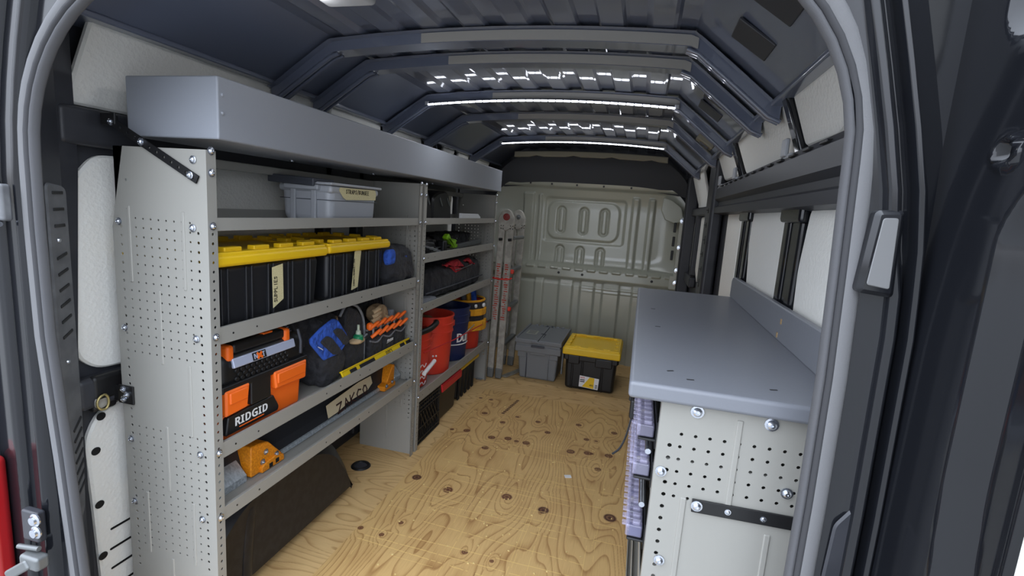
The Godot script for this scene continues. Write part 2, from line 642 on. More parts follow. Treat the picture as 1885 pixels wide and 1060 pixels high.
func bulk_height(x: float, y: float) -> float:
	var h := 0.0
	# middle rail
	var rail := smooth(0.735, 0.775, y) * (1.0 - smooth(0.85, 0.885, y))
	h += 0.035 * rail
	h += 0.012 * (smooth(0.845, 0.85, y) - smooth(0.868, 0.875, y)) * (1.0 if fposmod(x, 0.115) < 0.075 else 0.0)
	var up := smooth(0.885, 0.895, y)
	# stamped rectangle and what is inside it
	h -= 0.014 * pill(x, y, -0.54, 1.295, 0.74, 0.405, 0.03, 0.02)
	h += 0.014 * pill(x, y, -0.55, 1.295, 0.66, 0.35, 0.09, 0.02)
	for cx in [-0.755, -0.545, -0.355]:
		h -= 0.022 * pill(x, y, cx, 1.295, 0.078, 0.25, 0.038, 0.014)
		h += 0.018 * pill(x, y, cx, 1.295, 0.044, 0.215, 0.022, 0.014)
	for cx in [-0.745, -0.555, -0.365]:
		h -= 0.020 * pill(x, y, cx, 0.95, 0.078, 0.22, 0.038, 0.014) * up
		h += 0.017 * pill(x, y, cx, 0.945, 0.044, 0.185, 0.022, 0.014) * up
	# upright ribs above the rail
	for r in [[-1.07, 0.10], [-0.085, 0.055], [0.055, 0.05]]:
		h += 0.020 * pill(x, y, r[0], 1.2, r[1], 0.66, 0.012, 0.016) * up
	h += 0.016 * pill(x, y, -0.96, 1.2, 0.03, 0.64, 0.012, 0.012) * up
	# below the rail
	var low := 1.0 - smooth(0.70, 0.725, y)
	for r in [[-1.16, 0.09], [-0.90, 0.085], [-0.645, 0.13], [-0.445, 0.13], [-0.23, 0.15], [0.02, 0.12], [0.22, 0.10]]:
		h += 0.018 * pill(x, y, r[0], 0.36, r[1], 0.76, 0.012, 0.014)
	for yy in [0.665, 0.695, 0.725]:
		h += 0.007 * (smooth(yy - 0.009, yy, y) - smooth(yy, yy + 0.009, y)) * smooth(-0.6, -0.2, x)
	h += 0.02 * low * smooth(0.0, 0.7, y)
	# deep bowed field above, flange round the edge
	h -= 0.07 * pill(x, y, -0.52, 1.2, 1.62, 0.72, 0.22, 0.30) * up
	h += 0.025 * smooth(1.575, 1.60, y)
	return h


func bulkhead() -> void:
	var m := MB.new()
	var g := []
	var nx := 236
	var ny := 205
	for i in nx + 1:
		var row := PackedVector3Array()
		for j in ny + 1:
			var y := 1.64 * j / ny
			var a := 0.0
			if y > 1.36:
				a = 0.28 - sqrt(maxf(0.0, 0.0784 - (y - 1.36) * (y - 1.36)))
			var x := lerpf(-1.42 + a, 0.37 - a, float(i) / nx)
			row.append(Vector3(x, y, -4.56 + bulk_height(x, y)))
		g.append(row)
	m.grid(g)
	var w := struct("wall_front", m, mt.bulk)
	m = MB.new()
	m.box(Vector3(-0.53, 0.98, -4.70), Vector3(2.06, 2.1, 0.06))
	part("outer_skin", m, mt.shell, w)
	# rounded pocket in the top right corner, bolted side plates
	m = MB.new()
	m.xf = Transform3D(Basis(Vector3(0, 0, 1), 0.0), Vector3(0.20, 1.42, -4.53))
	m.prism(pv([-0.06, 0.13, 0.02, 0.11, 0.10, 0.05, 0.13, -0.06, 0.05, -0.09, -0.03, -0.06, -0.07, 0.02]), 0, 0.03, 0.008, true)
	m.xf = Transform3D.IDENTITY
	part("corner_gusset", m, mt.bulk, w)
	m = MB.new()
	m.rbox(Vector3(0.325, 1.13, -4.50), Vector3(0.06, 0.52, 0.03), 0.008)
	m.rbox(Vector3(0.30, 0.82, -4.50), Vector3(0.07, 0.12, 0.03), 0.008)
	part("side_plate", m, mt.bulk_light, w)
	m = MB.new()
	for y in [1.06, 1.18, 1.30]:
		m.rbox(Vector3(0.262, y, -4.495), Vector3(0.022, 0.085, 0.012), 0.005)
	part("slot", m, mt.black, w)
	for y in [1.36, 1.13, 0.93, 0.82]:
		m = MB.new()
		m.xf = Transform3D(Basis(Vector3.RIGHT, PI / 2), Vector3(0.32, y, -4.485))
		m.lathe([Vector2(0.024, 0), Vector2(0.024, 0.004), Vector2(0.012, 0.006), Vector2(0.012, 0.012), Vector2(0, 0.014)], Vector3.ZERO, 14)
		m.xf = Transform3D.IDENTITY
		part("bolt", m, mt.zinc, w)
	for x in [-0.72, -0.50, 0.12]:
		m = MB.new()
		m.xf = Transform3D(Basis(Vector3.RIGHT, PI / 2), Vector3(x, 0.81, -4.527))
		m.lathe([Vector2(0.012, 0), Vector2(0.012, 0.004), Vector2(0, 0.005)], Vector3.ZERO, 10)
		m.xf = Transform3D.IDENTITY
		part("plug", m, mt.black, w)
	for x in [-1.05, -0.85, -0.62, -0.38, -0.14]:
		m = MB.new()
		m.xf = Transform3D(Basis(Vector3.RIGHT, PI / 2), Vector3(x, 1.615, -4.534))
		m.lathe([Vector2(0.009, 0), Vector2(0.009, 0.004), Vector2(0, 0.005)], Vector3.ZERO, 10)
		m.xf = Transform3D.IDENTITY
		part("plug", m, mt.black, w)
	# dark lining above, with the cream end of the cab headliner
	m = MB.new()
	g = []
	for i in 25:
		var row := PackedVector3Array()
		var u := float(i) / 24.0
		for j in 9:
			var t := j / 8.0
			var a := 0.20 * pow(t, 2.0)
			row.append(Vector3(lerpf(-1.40 + a, 0.36 - a, u), lerpf(1.60, 1.87, t) - 0.05 * pow(absf(u * 2 - 1), 4.0), -4.57 + 0.10 * t + 0.03 * sin(t * PI)))
		g.append(row)
	m.grid(g)
	struct("trim_headliner", m, mt.headliner)
	m = MB.new()
	m.xf = Transform3D(Basis.IDENTITY, Vector3(0, 0, -4.47))
	var p := PackedVector2Array()
	for k in 21:
		var x := lerpf(-1.20, 0.14, k / 20.0)
		p.append(Vector2(x, 1.90 - 0.02 * pow((x + 0.53) / 0.67, 2.0)))
	for k in 21:
		var x := lerpf(0.14, -1.20, k / 20.0)
		p.append(Vector2(x, 1.852 - 0.02 * pow((x + 0.53) / 0.67, 2.0) + (0.012 if k % 5 == 2 else 0.0)))
	m.prism(p, -0.02, 0.03, 0.006)
	m.xf = Transform3D.IDENTITY
	struct("trim_header", m, mt.cream)


func zy(a: Array) -> PackedVector2Array:
	# (z, y) pairs to local xy of on_x (x = -z)
	var p := PackedVector2Array()
	for i in range(0, a.size(), 2):
		p.append(Vector2(-a[i], a[i + 1]))
	return p


func round_poly(p: PackedVector2Array, r: float, seg := 4) -> PackedVector2Array:
	var o := PackedVector2Array()
	var m := p.size()
	for i in m:
		var a := p[(i - 1 + m) % m]
		var b := p[i]
		var c := p[(i + 1) % m]
		var k := minf(r, minf(a.distance_to(b), b.distance_to(c)) * 0.45)
		var s := b + (a - b).normalized() * k
		var e := b + (c - b).normalized() * k
		for q in seg + 1:
			var t := float(q) / seg
			o.append(s.lerp(b, t).lerp(b.lerp(e, t), t))
	return o


# the walls lean in above the belt rail
func lean(m: MB, k: float, y0 := 1.56) -> void:
	for i in m.v.size():
		m.v[i].x += k * maxf(0.0, m.v[i].y - y0)


# padded insulation panel on a side wall from (z, y) pairs
func pad(wall: Node, left: bool, x: float, a: Array, r: float, thick := 0.018, label := "") -> MeshInstance3D:
	var m := MB.new()
	var p := zy(a)
	if left:
		m.xf = on_x(x)
	else:
		for i in p.size():
			p[i].x = -p[i].x
		m.xf = on_neg_x(x)
	m.prism(round_poly(p, r), -0.004, thick, 0.006, true)
	m.xf = Transform3D.IDENTITY
	lean(m, 0.30 if left else -0.38)
	var o := part("insulation_panel", m, mt.panel, wall)
	if label:
		o.set_meta("label", label)
	return o


func side_walls() -> void:
	var m := MB.new()
	m.box(Vector3(-1.525, 0.95, -2.75), Vector3(0.06, 2.0, 3.95))
	var w := struct("wall_left", m, mt.shell)
	# upper band with its notched top edge
	for a in [[-1.02, 1.785, -1.66, 1.81, -1.69, 1.765, -1.75, 1.765, -1.80, 1.80, -1.96, 1.798, -2.0, 1.775, -2.02, 1.555, -0.985, 1.555],
		[-2.03, 1.775, -2.06, 1.80, -2.45, 1.81, -2.47, 1.76, -2.53, 1.555, -2.03, 1.555], [-2.56, 1.775, -2.60, 1.795, -2.93, 1.785, -2.99, 1.74, -3.0, 1.555, -2.56, 1.555],
		[-3.34, 1.79, -3.53, 1.80, -3.55, 1.72, -3.55, 1.555, -3.34, 1.555], [-3.63, 1.80, -4.20, 1.805, -4.40, 1.79, -4.40, 1.555, -3.63, 1.555]]:
		pad(w, true, -1.495, a, 0.025)
	# middle row
	pad(w, true, -1.495, [-0.99, 1.36, -1.05, 1.43, -1.30, 1.44, -2.0, 1.44, -2.0, 0.82, -1.08, 0.82, -1.02, 0.825, -0.97, 0.87, -0.965, 1.1], 0.03)
	for a in [[-2.12, -2.28], [-2.40, -3.0], [-3.08, -3.7], [-3.8, -4.4]]:
		pad(w, true, -1.495, [a[0], 1.44, a[1], 1.44, a[1], 0.82, a[0], 0.82], 0.04)
	for a in [[-1.98, -3.0], [-3.08, -4.4]]:
		pad(w, true, -1.495, [a[0], 0.70, a[1], 0.70, a[1], 0.10, a[0], 0.10], 0.04)
	# tall lower panel beside the opening, with plugs and slots
	var low := pad(w, true, -1.495, [-1.02, 0.70, -1.2, 0.715, -1.2, 0.02, -1.0, 0.02, -0.992, 0.25, -0.985, 0.45, -0.975, 0.62], 0.07)
	for c in [[-1.02, 0.68], [-1.0, 0.58], [-1.0, 0.41], [-1.0, 0.24]]:
		m = MB.new()
		m.xf = Transform3D(on_x(-1.4765).basis, Vector3(-1.4765, c[1], c[0] + 0.0))
		var e := PackedVector2Array()
		for k in 14:
			e.append(Vector2(cos(TAU * k / 14) * 0.013, sin(TAU * k / 14) * 0.012))
		m.prism(e, 0, 0.001)
		m.xf = Transform3D.IDENTITY
		part("fastener", m, mt.black, low)
	for c in [[-1.025, 0.305], [-1.02, 0.24], [-1.02, 0.175], [-1.02, 0.11]]:
		m = MB.new()
		m.xf = Transform3D(on_x(-1.4765).basis, Vector3(-1.4765, c[1], c[0]))
		m.prism(rr(0.09, 0.007, 0.003, 3, Vector2(0.045, 0.006)), 0, 0.001)
		m.xf = Transform3D.IDENTITY
		part("slot", m, mt.black, low)
	# stamped frames between the panels
	m = MB.new()
	m.rbox(Vector3(-1.475, 1.50, -2.7), Vector3(0.05, 0.10, 3.5), 0.015)
	m.rbox(Vector3(-1.475, 0.765, -2.6), Vector3(0.05, 0.09, 3.3), 0.015)
	part("side_rail", m, mt.shell, w)
	for z in [-2.06, -2.34, -3.04, -3.75]:
		m = MB.new()
		m.rbox(Vector3(-1.475, 0.80, z), Vector3(0.05, 1.5, 0.06), 0.012)
		part("pillar", m, mt.shell, w)
	# recessed tie-down beside the shelving
	m = MB.new()
	m.rbox(Vector3(-1.462, 0.775, -1.03), Vector3(0.03, 0.075, 0.09), 0.012)
	m.rbox(Vector3(-1.468, 0.735, -1.02), Vector3(0.03, 0.06, 0.07), 0.012)
	part("tie_down_pocket", m, mt.black, w)

	m = MB.new()
	m.box(Vector3(0.455, 0.95, -2.75), Vector3(0.06, 2.0, 3.95))
	var e2 := struct("wall_right", m, mt.shell)
	pad(e2, false, 0.428, [-0.90, 1.86, -1.535, 1.86, -1.54, 1.58, -1.30, 1.575, -1.12, 1.62, -0.9, 1.64], 0.02)
	pad(e2, false, 0.428, [-1.60, 1.86, -2.38, 1.86, -2.36, 1.575, -1.585, 1.565], 0.02)
	pad(e2, false, 0.428, [-2.46, 1.86, -2.95, 1.86, -2.93, 1.59, -2.46, 1.585], 0.02)
	pad(e2, false, 0.428, [-0.85, 1.425, -1.435, 1.42, -1.47, 1.25, -1.44, 1.0, -1.40, 0.6, -0.85, 0.6], 0.03)
	pad(e2, false, 0.428, [-1.66, 1.425, -2.19, 1.425, -2.11, 1.2, -2.03, 0.95, -2.03, 0.6, -1.62, 0.6, -1.66, 1.2], 0.03)
	pad(e2, false, 0.428, [-2.38, 1.425, -2.74, 1.425, -2.70, 0.6, -2.33, 0.6, -2.36, 1.1], 0.03)
	pad(e2, false, 0.428, [-3.70, 1.73, -4.35, 1.79, -4.28, 1.47, -3.62, 1.465], 0.02)
	pad(e2, false, 0.428, [-3.45, 1.41, -3.95, 1.40, -3.95, 1.0, -3.80, 0.93, -3.45, 0.9], 0.03)
	pad(e2, false, 0.428, [-4.03, 1.36, -4.40, 1.36, -4.40, 0.98, -4.03, 0.98], 0.03)
	# frames: long rail, pillars with a hollow down the middle, the wide post of the sliding door
	m = MB.new()
	var prof := [Vector2(0.43, 1.58), Vector2(0.375, 1.565), Vector2(0.365, 1.545), Vector2(0.362, 1.49), Vector2(0.385, 1.475), Vector2(0.385, 1.455), Vector2(0.365, 1.445), Vector2(0.365, 1.415), Vector2(0.43, 1.405)]
	for k in prof.size() - 1:
		m.quad(Vector3(prof[k].x, prof[k].y, -0.83), Vector3(prof[k + 1].x, prof[k + 1].y, -0.83), Vector3(prof[k + 1].x, prof[k + 1].y, -2.95), Vector3(prof[k].x, prof[k].y, -2.95))
	var rail := part("side_rail", m, mt.shell, e2)
	m = MB.new()
	for k in 13:
		m.rbox(Vector3(0.366, 1.552, -1.25 - 0.125 * k), Vector3(0.014, 0.007, 0.05), 0.002)
	part("slot", m, mt.black, rail)
	for z in [-1.60, -2.42, -2.88]:
		m = MB.new()
		m.rbox(Vector3(0.366, 1.585, z), Vector3(0.012, 0.05, 0.045), 0.004)
		m.rbox(Vector3(0.372, 1.56, z + 0.02), Vector3(0.01, 0.012, 0.07), 0.003)
		part("clip", m, mt.gray_plastic, rail)
	for c in [[-1.55, 0.19], [-2.22, 0.19]]:
		m = MB.new()
		for s in [-1, 1]:
			m.rbox(Vector3(0.413, 0.95, c[0] + s * 0.055), Vector3(0.026, 0.93, 0.06), 0.012)
		m.rbox(Vector3(0.418, 0.95, c[0]), Vector3(0.022, 0.93, 0.12), 0.006)
		m.rbox(Vector3(0.405, 1.40, c[0]), Vector3(0.03, 0.05, 0.20), 0.012)
		part("pillar", m, mt.gloss, e2)
	for c in [[-1.565, 0.05], [-2.41, 0.07]]:
		m = MB.new()
		m.rbox(Vector3(0.408, 1.68, c[0]), Vector3(0.03, 0.24, c[1]), 0.008)
		lean(m, -0.38)
		part("pillar", m, mt.gloss, e2)
	m = MB.new()
	m.rbox(Vector3(0.385, 0.95, -3.10), Vector3(0.07, 1.8, 0.24), 0.02)
	m.rbox(Vector3(0.40, 1.0, -3.29), Vector3(0.05, 1.7, 0.12), 0.015)
	var post := part("door_post", m, mt.jamb, e2)
	for k in 9:
		m = MB.new()
		m.xf = Transform3D(on_neg_x(0.35).basis, Vector3(0.35, 0.75 + 0.085 * k, -3.06 - 0.03 * (k % 2)))
		m.lathe([Vector2(0, 0.003), Vector2(0.012, 0.003), Vector2(0.014, 0)], Vector3.ZERO, 10)
		m.prism(rr(0.026, 0.03 if k % 3 else 0.05, 0.012, 3), 0, 0.002)
		m.xf = Transform3D.IDENTITY
		part("access_hole", m, mt.black, post)
	m = MB.new()
	m.rbox(Vector3(0.40, 1.435, -3.9), Vector3(0.05, 0.06, 1.1), 0.012)
	m.rbox(Vector3(0.40, 0.90, -4.2), Vector3(0.05, 0.08, 0.5), 0.012)
	m.rbox(Vector3(0.40, 1.2, -3.99), Vector3(0.05, 0.5, 0.06), 0.012)
	m.rbox(Vector3(0.37, 0.98, -4.45), Vector3(0.10, 1.7, 0.10), 0.02)
	part("door_frame", m, mt.shell, e2)


func roof_line(x: float) -> float:
	# height of the roof over x: flat in the middle, sloping to the walls
	var d := absf(x + 0.53)
	var y := 1.955 - 0.03 * pow(d / 0.65, 2.0)
	if d > 0.62:
		y -= (minf(d, 0.865) - 0.62) * (0.72 if x > -0.53 else 0.54)
	return y


func roof() -> void:
	var m := MB.new()
	var g := []
	var xs := []
	for k in 201:
		xs.append(lerpf(-1.50, 0.44, k / 200.0))
	for x: float in xs:
		var row := PackedVector3Array()
		for z in [-0.80, -2.0, -3.2, -4.62]:
			var f := fposmod(x + 0.53, 0.15) / 0.15
			var c := (smooth(0.20, 0.27, f) - smooth(0.73, 0.80, f)) * 0.011
			c *= 1.0 - smooth(0.58, 0.64, absf(x + 0.53))
			row.append(Vector3(x, roof_line(x) - c, z))
		g.append(row)
	# facets stay crisp: each strip on its own
	for i in g.size() - 1:
		for j in 3:
			m.quad(g[i][j], g[i + 1][j], g[i + 1][j + 1], g[i][j + 1], Vector3.ZERO)
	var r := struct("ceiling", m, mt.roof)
	m = MB.new()
	m.box(Vector3(-0.53, 2.02, -2.75), Vector3(2.06, 0.06, 3.98))
	part("outer_skin", m, mt.shell, r)
	# roof bows: hat sections that follow the roof and run down to the walls
	for b in [[-1.645, 0.07], [-1.89, 0.06], [-2.47, 0.06], [-2.99, 0.06], [-3.85, 0.06]]:
		m = MB.new()
		for s in [0, 1]:
			var rows := []
			for k in 61:
				var x := lerpf(-1.41, 0.35, k / 60.0)
				var y := roof_line(x)
				var z: float = b[0]
				var w: float = b[1]
				var dn := 0.052
				if s:
					rows.append(PackedVector3Array([Vector3(x, y - 0.01, z), Vector3(x, y - dn, z), Vector3(x, y - dn, z - w), Vector3(x, y - 0.01, z - w)]))
				else:
					rows.append(PackedVector3Array([Vector3(x, y - 0.016, z + 0.025), Vector3(x, y - 0.018, z), Vector3(x, y - 0.018, z - w), Vector3(x, y - 0.016, z - w - 0.025)]))
			for i in 60:
				for j in 3:
					m.quad(rows[i][j], rows[i + 1][j], rows[i + 1][j + 1], rows[i][j + 1])
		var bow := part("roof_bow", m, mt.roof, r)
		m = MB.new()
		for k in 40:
			var x0 := lerpf(-0.80, 0.10, k / 40.0)  # strips cut short at left, imitating glare that hides their ends
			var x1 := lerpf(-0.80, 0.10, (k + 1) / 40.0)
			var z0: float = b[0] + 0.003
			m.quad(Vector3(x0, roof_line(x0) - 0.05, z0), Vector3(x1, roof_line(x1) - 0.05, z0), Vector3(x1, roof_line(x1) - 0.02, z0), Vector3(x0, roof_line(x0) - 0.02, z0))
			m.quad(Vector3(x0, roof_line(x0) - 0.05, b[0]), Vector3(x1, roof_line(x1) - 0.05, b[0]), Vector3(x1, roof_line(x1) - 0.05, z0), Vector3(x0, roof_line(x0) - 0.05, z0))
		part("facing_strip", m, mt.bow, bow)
		for s in [-1, 1]:
			m = MB.new()
			var path := []
			for k in 9:
				var x: float = -0.53 + s * lerpf(0.60, 0.885, k / 8.0)
				path.append(Vector3(x, roof_line(x) - 0.056, b[0] - 0.012))
			m.tube(path, 0.008, 6)
			var path2 := []
			for p in path:
				path2.append(p + Vector3(0, 0, -0.03))
			m.tube(path2, 0.006, 6)
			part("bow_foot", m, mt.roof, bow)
	# cant rails along the tops of the walls, with their pressed recesses
	for s in [-1, 1]:
		m = MB.new()
		var x: float = -0.53 + s * 0.925
		m.rbox(Vector3(x - s * 0.045, roof_line(x) + (0.0 if s > 0 else 0.006), -2.75), Vector3(0.06, 0.018, 3.85), 0.006)
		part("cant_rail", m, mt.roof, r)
	for z in [-1.18, -1.42, -1.79, -2.07, -2.27, -2.68, -3.3]:
		m = MB.new()
		var x := 0.215
		m.xf = Transform3D(Basis(Vector3(0, 0, 1), -0.624), Vector3(x, roof_line(x) - 0.006, z))
		m.rbox(Vector3.ZERO, Vector3(0.11, 0.008, 0.12), 0.003)
		m.xf = Transform3D.IDENTITY
		part("pressed_recess", m, mt.shell, r)
	# two LED strips on the bows
	var lab := ["bright white LED strip under the nearer lit roof rib", "bright white LED strip under the farther lit roof rib, nearest the bulkhead"]
	for q in 2:
		var z: float = [-2.462, -3.842][q]
		var strip := thing("light_strip", lab[q], "light", Vector3(-0.53, 1.90, z), "LED strips on the roof ribs")
		m = MB.new()
		var path := []
		for k in 25:
			var x := lerpf(-1.145, 0.085, k / 24.0)
			path.append(Vector3(x, roof_line(x) - 0.058, z + 0.004))
		m.tube(path, 0.006, 6)
		part("housing", m, mt.dark_plastic, strip)
		for x in [0.09, -1.15]:
			m = MB.new()
			m.rbox(Vector3(x, roof_line(x) - 0.055, z + 0.005), Vector3(0.02, 0.018, 0.014), 0.003)
			part("end_cap", m, mt.gray_plastic, strip)
		var lens := MB.new()
		lens.rbox(Vector3.ZERO, Vector3(0.034, 0.0085, 0.009), 0.003)
		var lm := lens.mesh(Vector3.ZERO)
		for k in 33:
			var x := lerpf(-1.125, 0.065, k / 32.0)
			var d := inst("diode", lm, mt.led, strip)
			d.position = Vector3(x, roof_line(x) - 0.064, z + 0.011) - strip.position
			d.rotation.z = atan(-0.06 * (x + 0.53) / 0.4225)
		for k in 3:
			var l := AreaLight3D.new()
			l.name = "strip_light"
			l.area_size = Vector2(0.38, 0.012)
			l.light_color = Color(0.95, 0.97, 1.0)
			l.light_energy = 0.075
			l.area_range = 8.0
			l.shadow_enabled = true
			l.position = Vector3(-0.40 + 0.40 * k, -0.034, 0.012)
			l.rotation.x = -PI / 2
			strip.add_child(l, true)
	# dome lamp over the opening
	var dome := thing("dome_lamp", "small grey dome lamp on the dark ceiling near the opening", "lamp", Vector3(-0.83, 1.9, -1.22))
	m = MB.new()
	m.rbox(Vector3(-0.83, 1.893, -1.235), Vector3(0.15, 0.04, 0.09), 0.014)
	part("housing", m, mt.gray_plastic, dome)
	m = MB.new()
	m.rbox(Vector3(-0.885, 1.880, -1.192), Vector3(0.03, 0.008, 0.012), 0.003)
	part("lamp_lens", m, mat(Color.WHITE, 0.3, 0.0, {"emission_enabled": true, "emission": Color.WHITE, "emission_energy_multiplier": 3.0}), dome)
	var dl := OmniLight3D.new()
	dl.name = "dome_light"
	dl.position = Vector3(-0.055, -0.035, 0.03)
	dl.light_energy = 0.01
	dl.omni_range = 6.0
	dl.omni_attenuation = 2.0
	dl.light_size = 0.015
	dl.shadow_enabled = true
	dome.add_child(dl)
	# latch block and wire bracket
	var lat := thing("latch_block", "small beige latch block on the sloping roof side at right", "latch", Vector3(0.26, 1.80, -2.72))
	m = MB.new()
	m.xf = Transform3D(Basis(Vector3(0, 0, 1), -0.624), Vector3(0.26, roof_line(0.26) - 0.02, -2.78))
	m.rbox(Vector3.ZERO, Vector3(0.10, 0.03, 0.08), 0.008)
	m.xf = Transform3D(Basis(Vector3(0, 0, 1), -0.624), Vector3(0.26, roof_line(0.26) - 0.02, -2.78)) 
	part("body", m, mat(Color(0.50, 0.48, 0.42), 0.6), lat)
	m = MB.new()
	m.xf = Transform3D(Basis(Vector3(0, 0, 1), -0.624), Vector3(0.255, roof_line(0.26) - 0.036, -2.78))
	m.rbox(Vector3.ZERO, Vector3(0.055, 0.012, 0.035), 0.005)
	part("catch", m, mt.dark_plastic, lat)
	var wb := thing("wire_bracket", "black bracket with shiny wire hooks on the left wall above the shelf header", "bracket", Vector3(-1.47, 1.76, -3.15))
	m = MB.new()
	m.rbox(Vector3(-1.468, 1.755, -3.17), Vector3(0.02, 0.11, 0.24), 0.006)
	part("plate", m, mt.black, wb)
	for k in 3:
		m = MB.new()
		var z := -3.09 - 0.075 * k
		m.tube([Vector3(-1.452, 1.80, z), Vector3(-1.44, 1.79, z), Vector3(-1.437, 1.74, z - 0.01), Vector3(-1.44, 1.725, z + 0.02), Vector3(-1.452, 1.73, z + 0.03)], 0.004, 6)
		part("wire_hook", m, mt.zinc, wb)


# centre line of the weather strip round the opening, from the left foot over the top to the right foot
func seal_path() -> Array:
	var p := []
	for q in [[-1.235, -0.10], [-1.25, 0.3], [-1.28, 0.7], [-1.308, 1.0], [-1.312, 1.25]]:
		p.append(Vector2(q[0], q[1]))
	for k in 13:
		var a := PI - PI / 2 * k / 12.0
		p.append(Vector2(-0.945 + cos(a) * 0.365, 1.41 + sin(a) * 0.365))
	for x in [-0.7, -0.4]:
		p.append(Vector2(x, 1.785))
	for k in 13:
		var a := PI / 2 - PI / 2 * k / 12.0
		p.append(Vector2(-0.055 + cos(a) * 0.33, 1.455 + sin(a) * 0.33))
	for q in [[0.282, 1.3], [0.288, 1.15], [0.291, 0.95], [0.291, 0.5], [0.29, -0.10]]:
		p.append(Vector2(q[0], q[1]))
	return p


# sweep of a section (outward, z) along the opening
func sweep(m: MB, sec: Array, z0: float) -> void:
	var p := seal_path()
	var g := []
	for i in p.size():
		var a: Vector2 = p[maxi(i - 1, 0)]
		var b: Vector2 = p[mini(i + 1, p.size() - 1)]
		var t := (b - a).normalized()
		var o := Vector2(-t.y, t.x)
		var row := PackedVector3Array()
		for s in sec:
			row.append(Vector3(p[i].x + o.x * s[0], p[i].y + o.y * s[0], z0 + s[1]))
		g.append(row)
	m.grid(g, false, true)


func loop(cx: float, cz: float, rx: float, rz: float, seg := 10) -> Array:
	var a := []
	for k in seg:
		a.append([cx + cos(TAU * k / seg) * rx, cz + sin(TAU * k / seg) * rz])
	return a


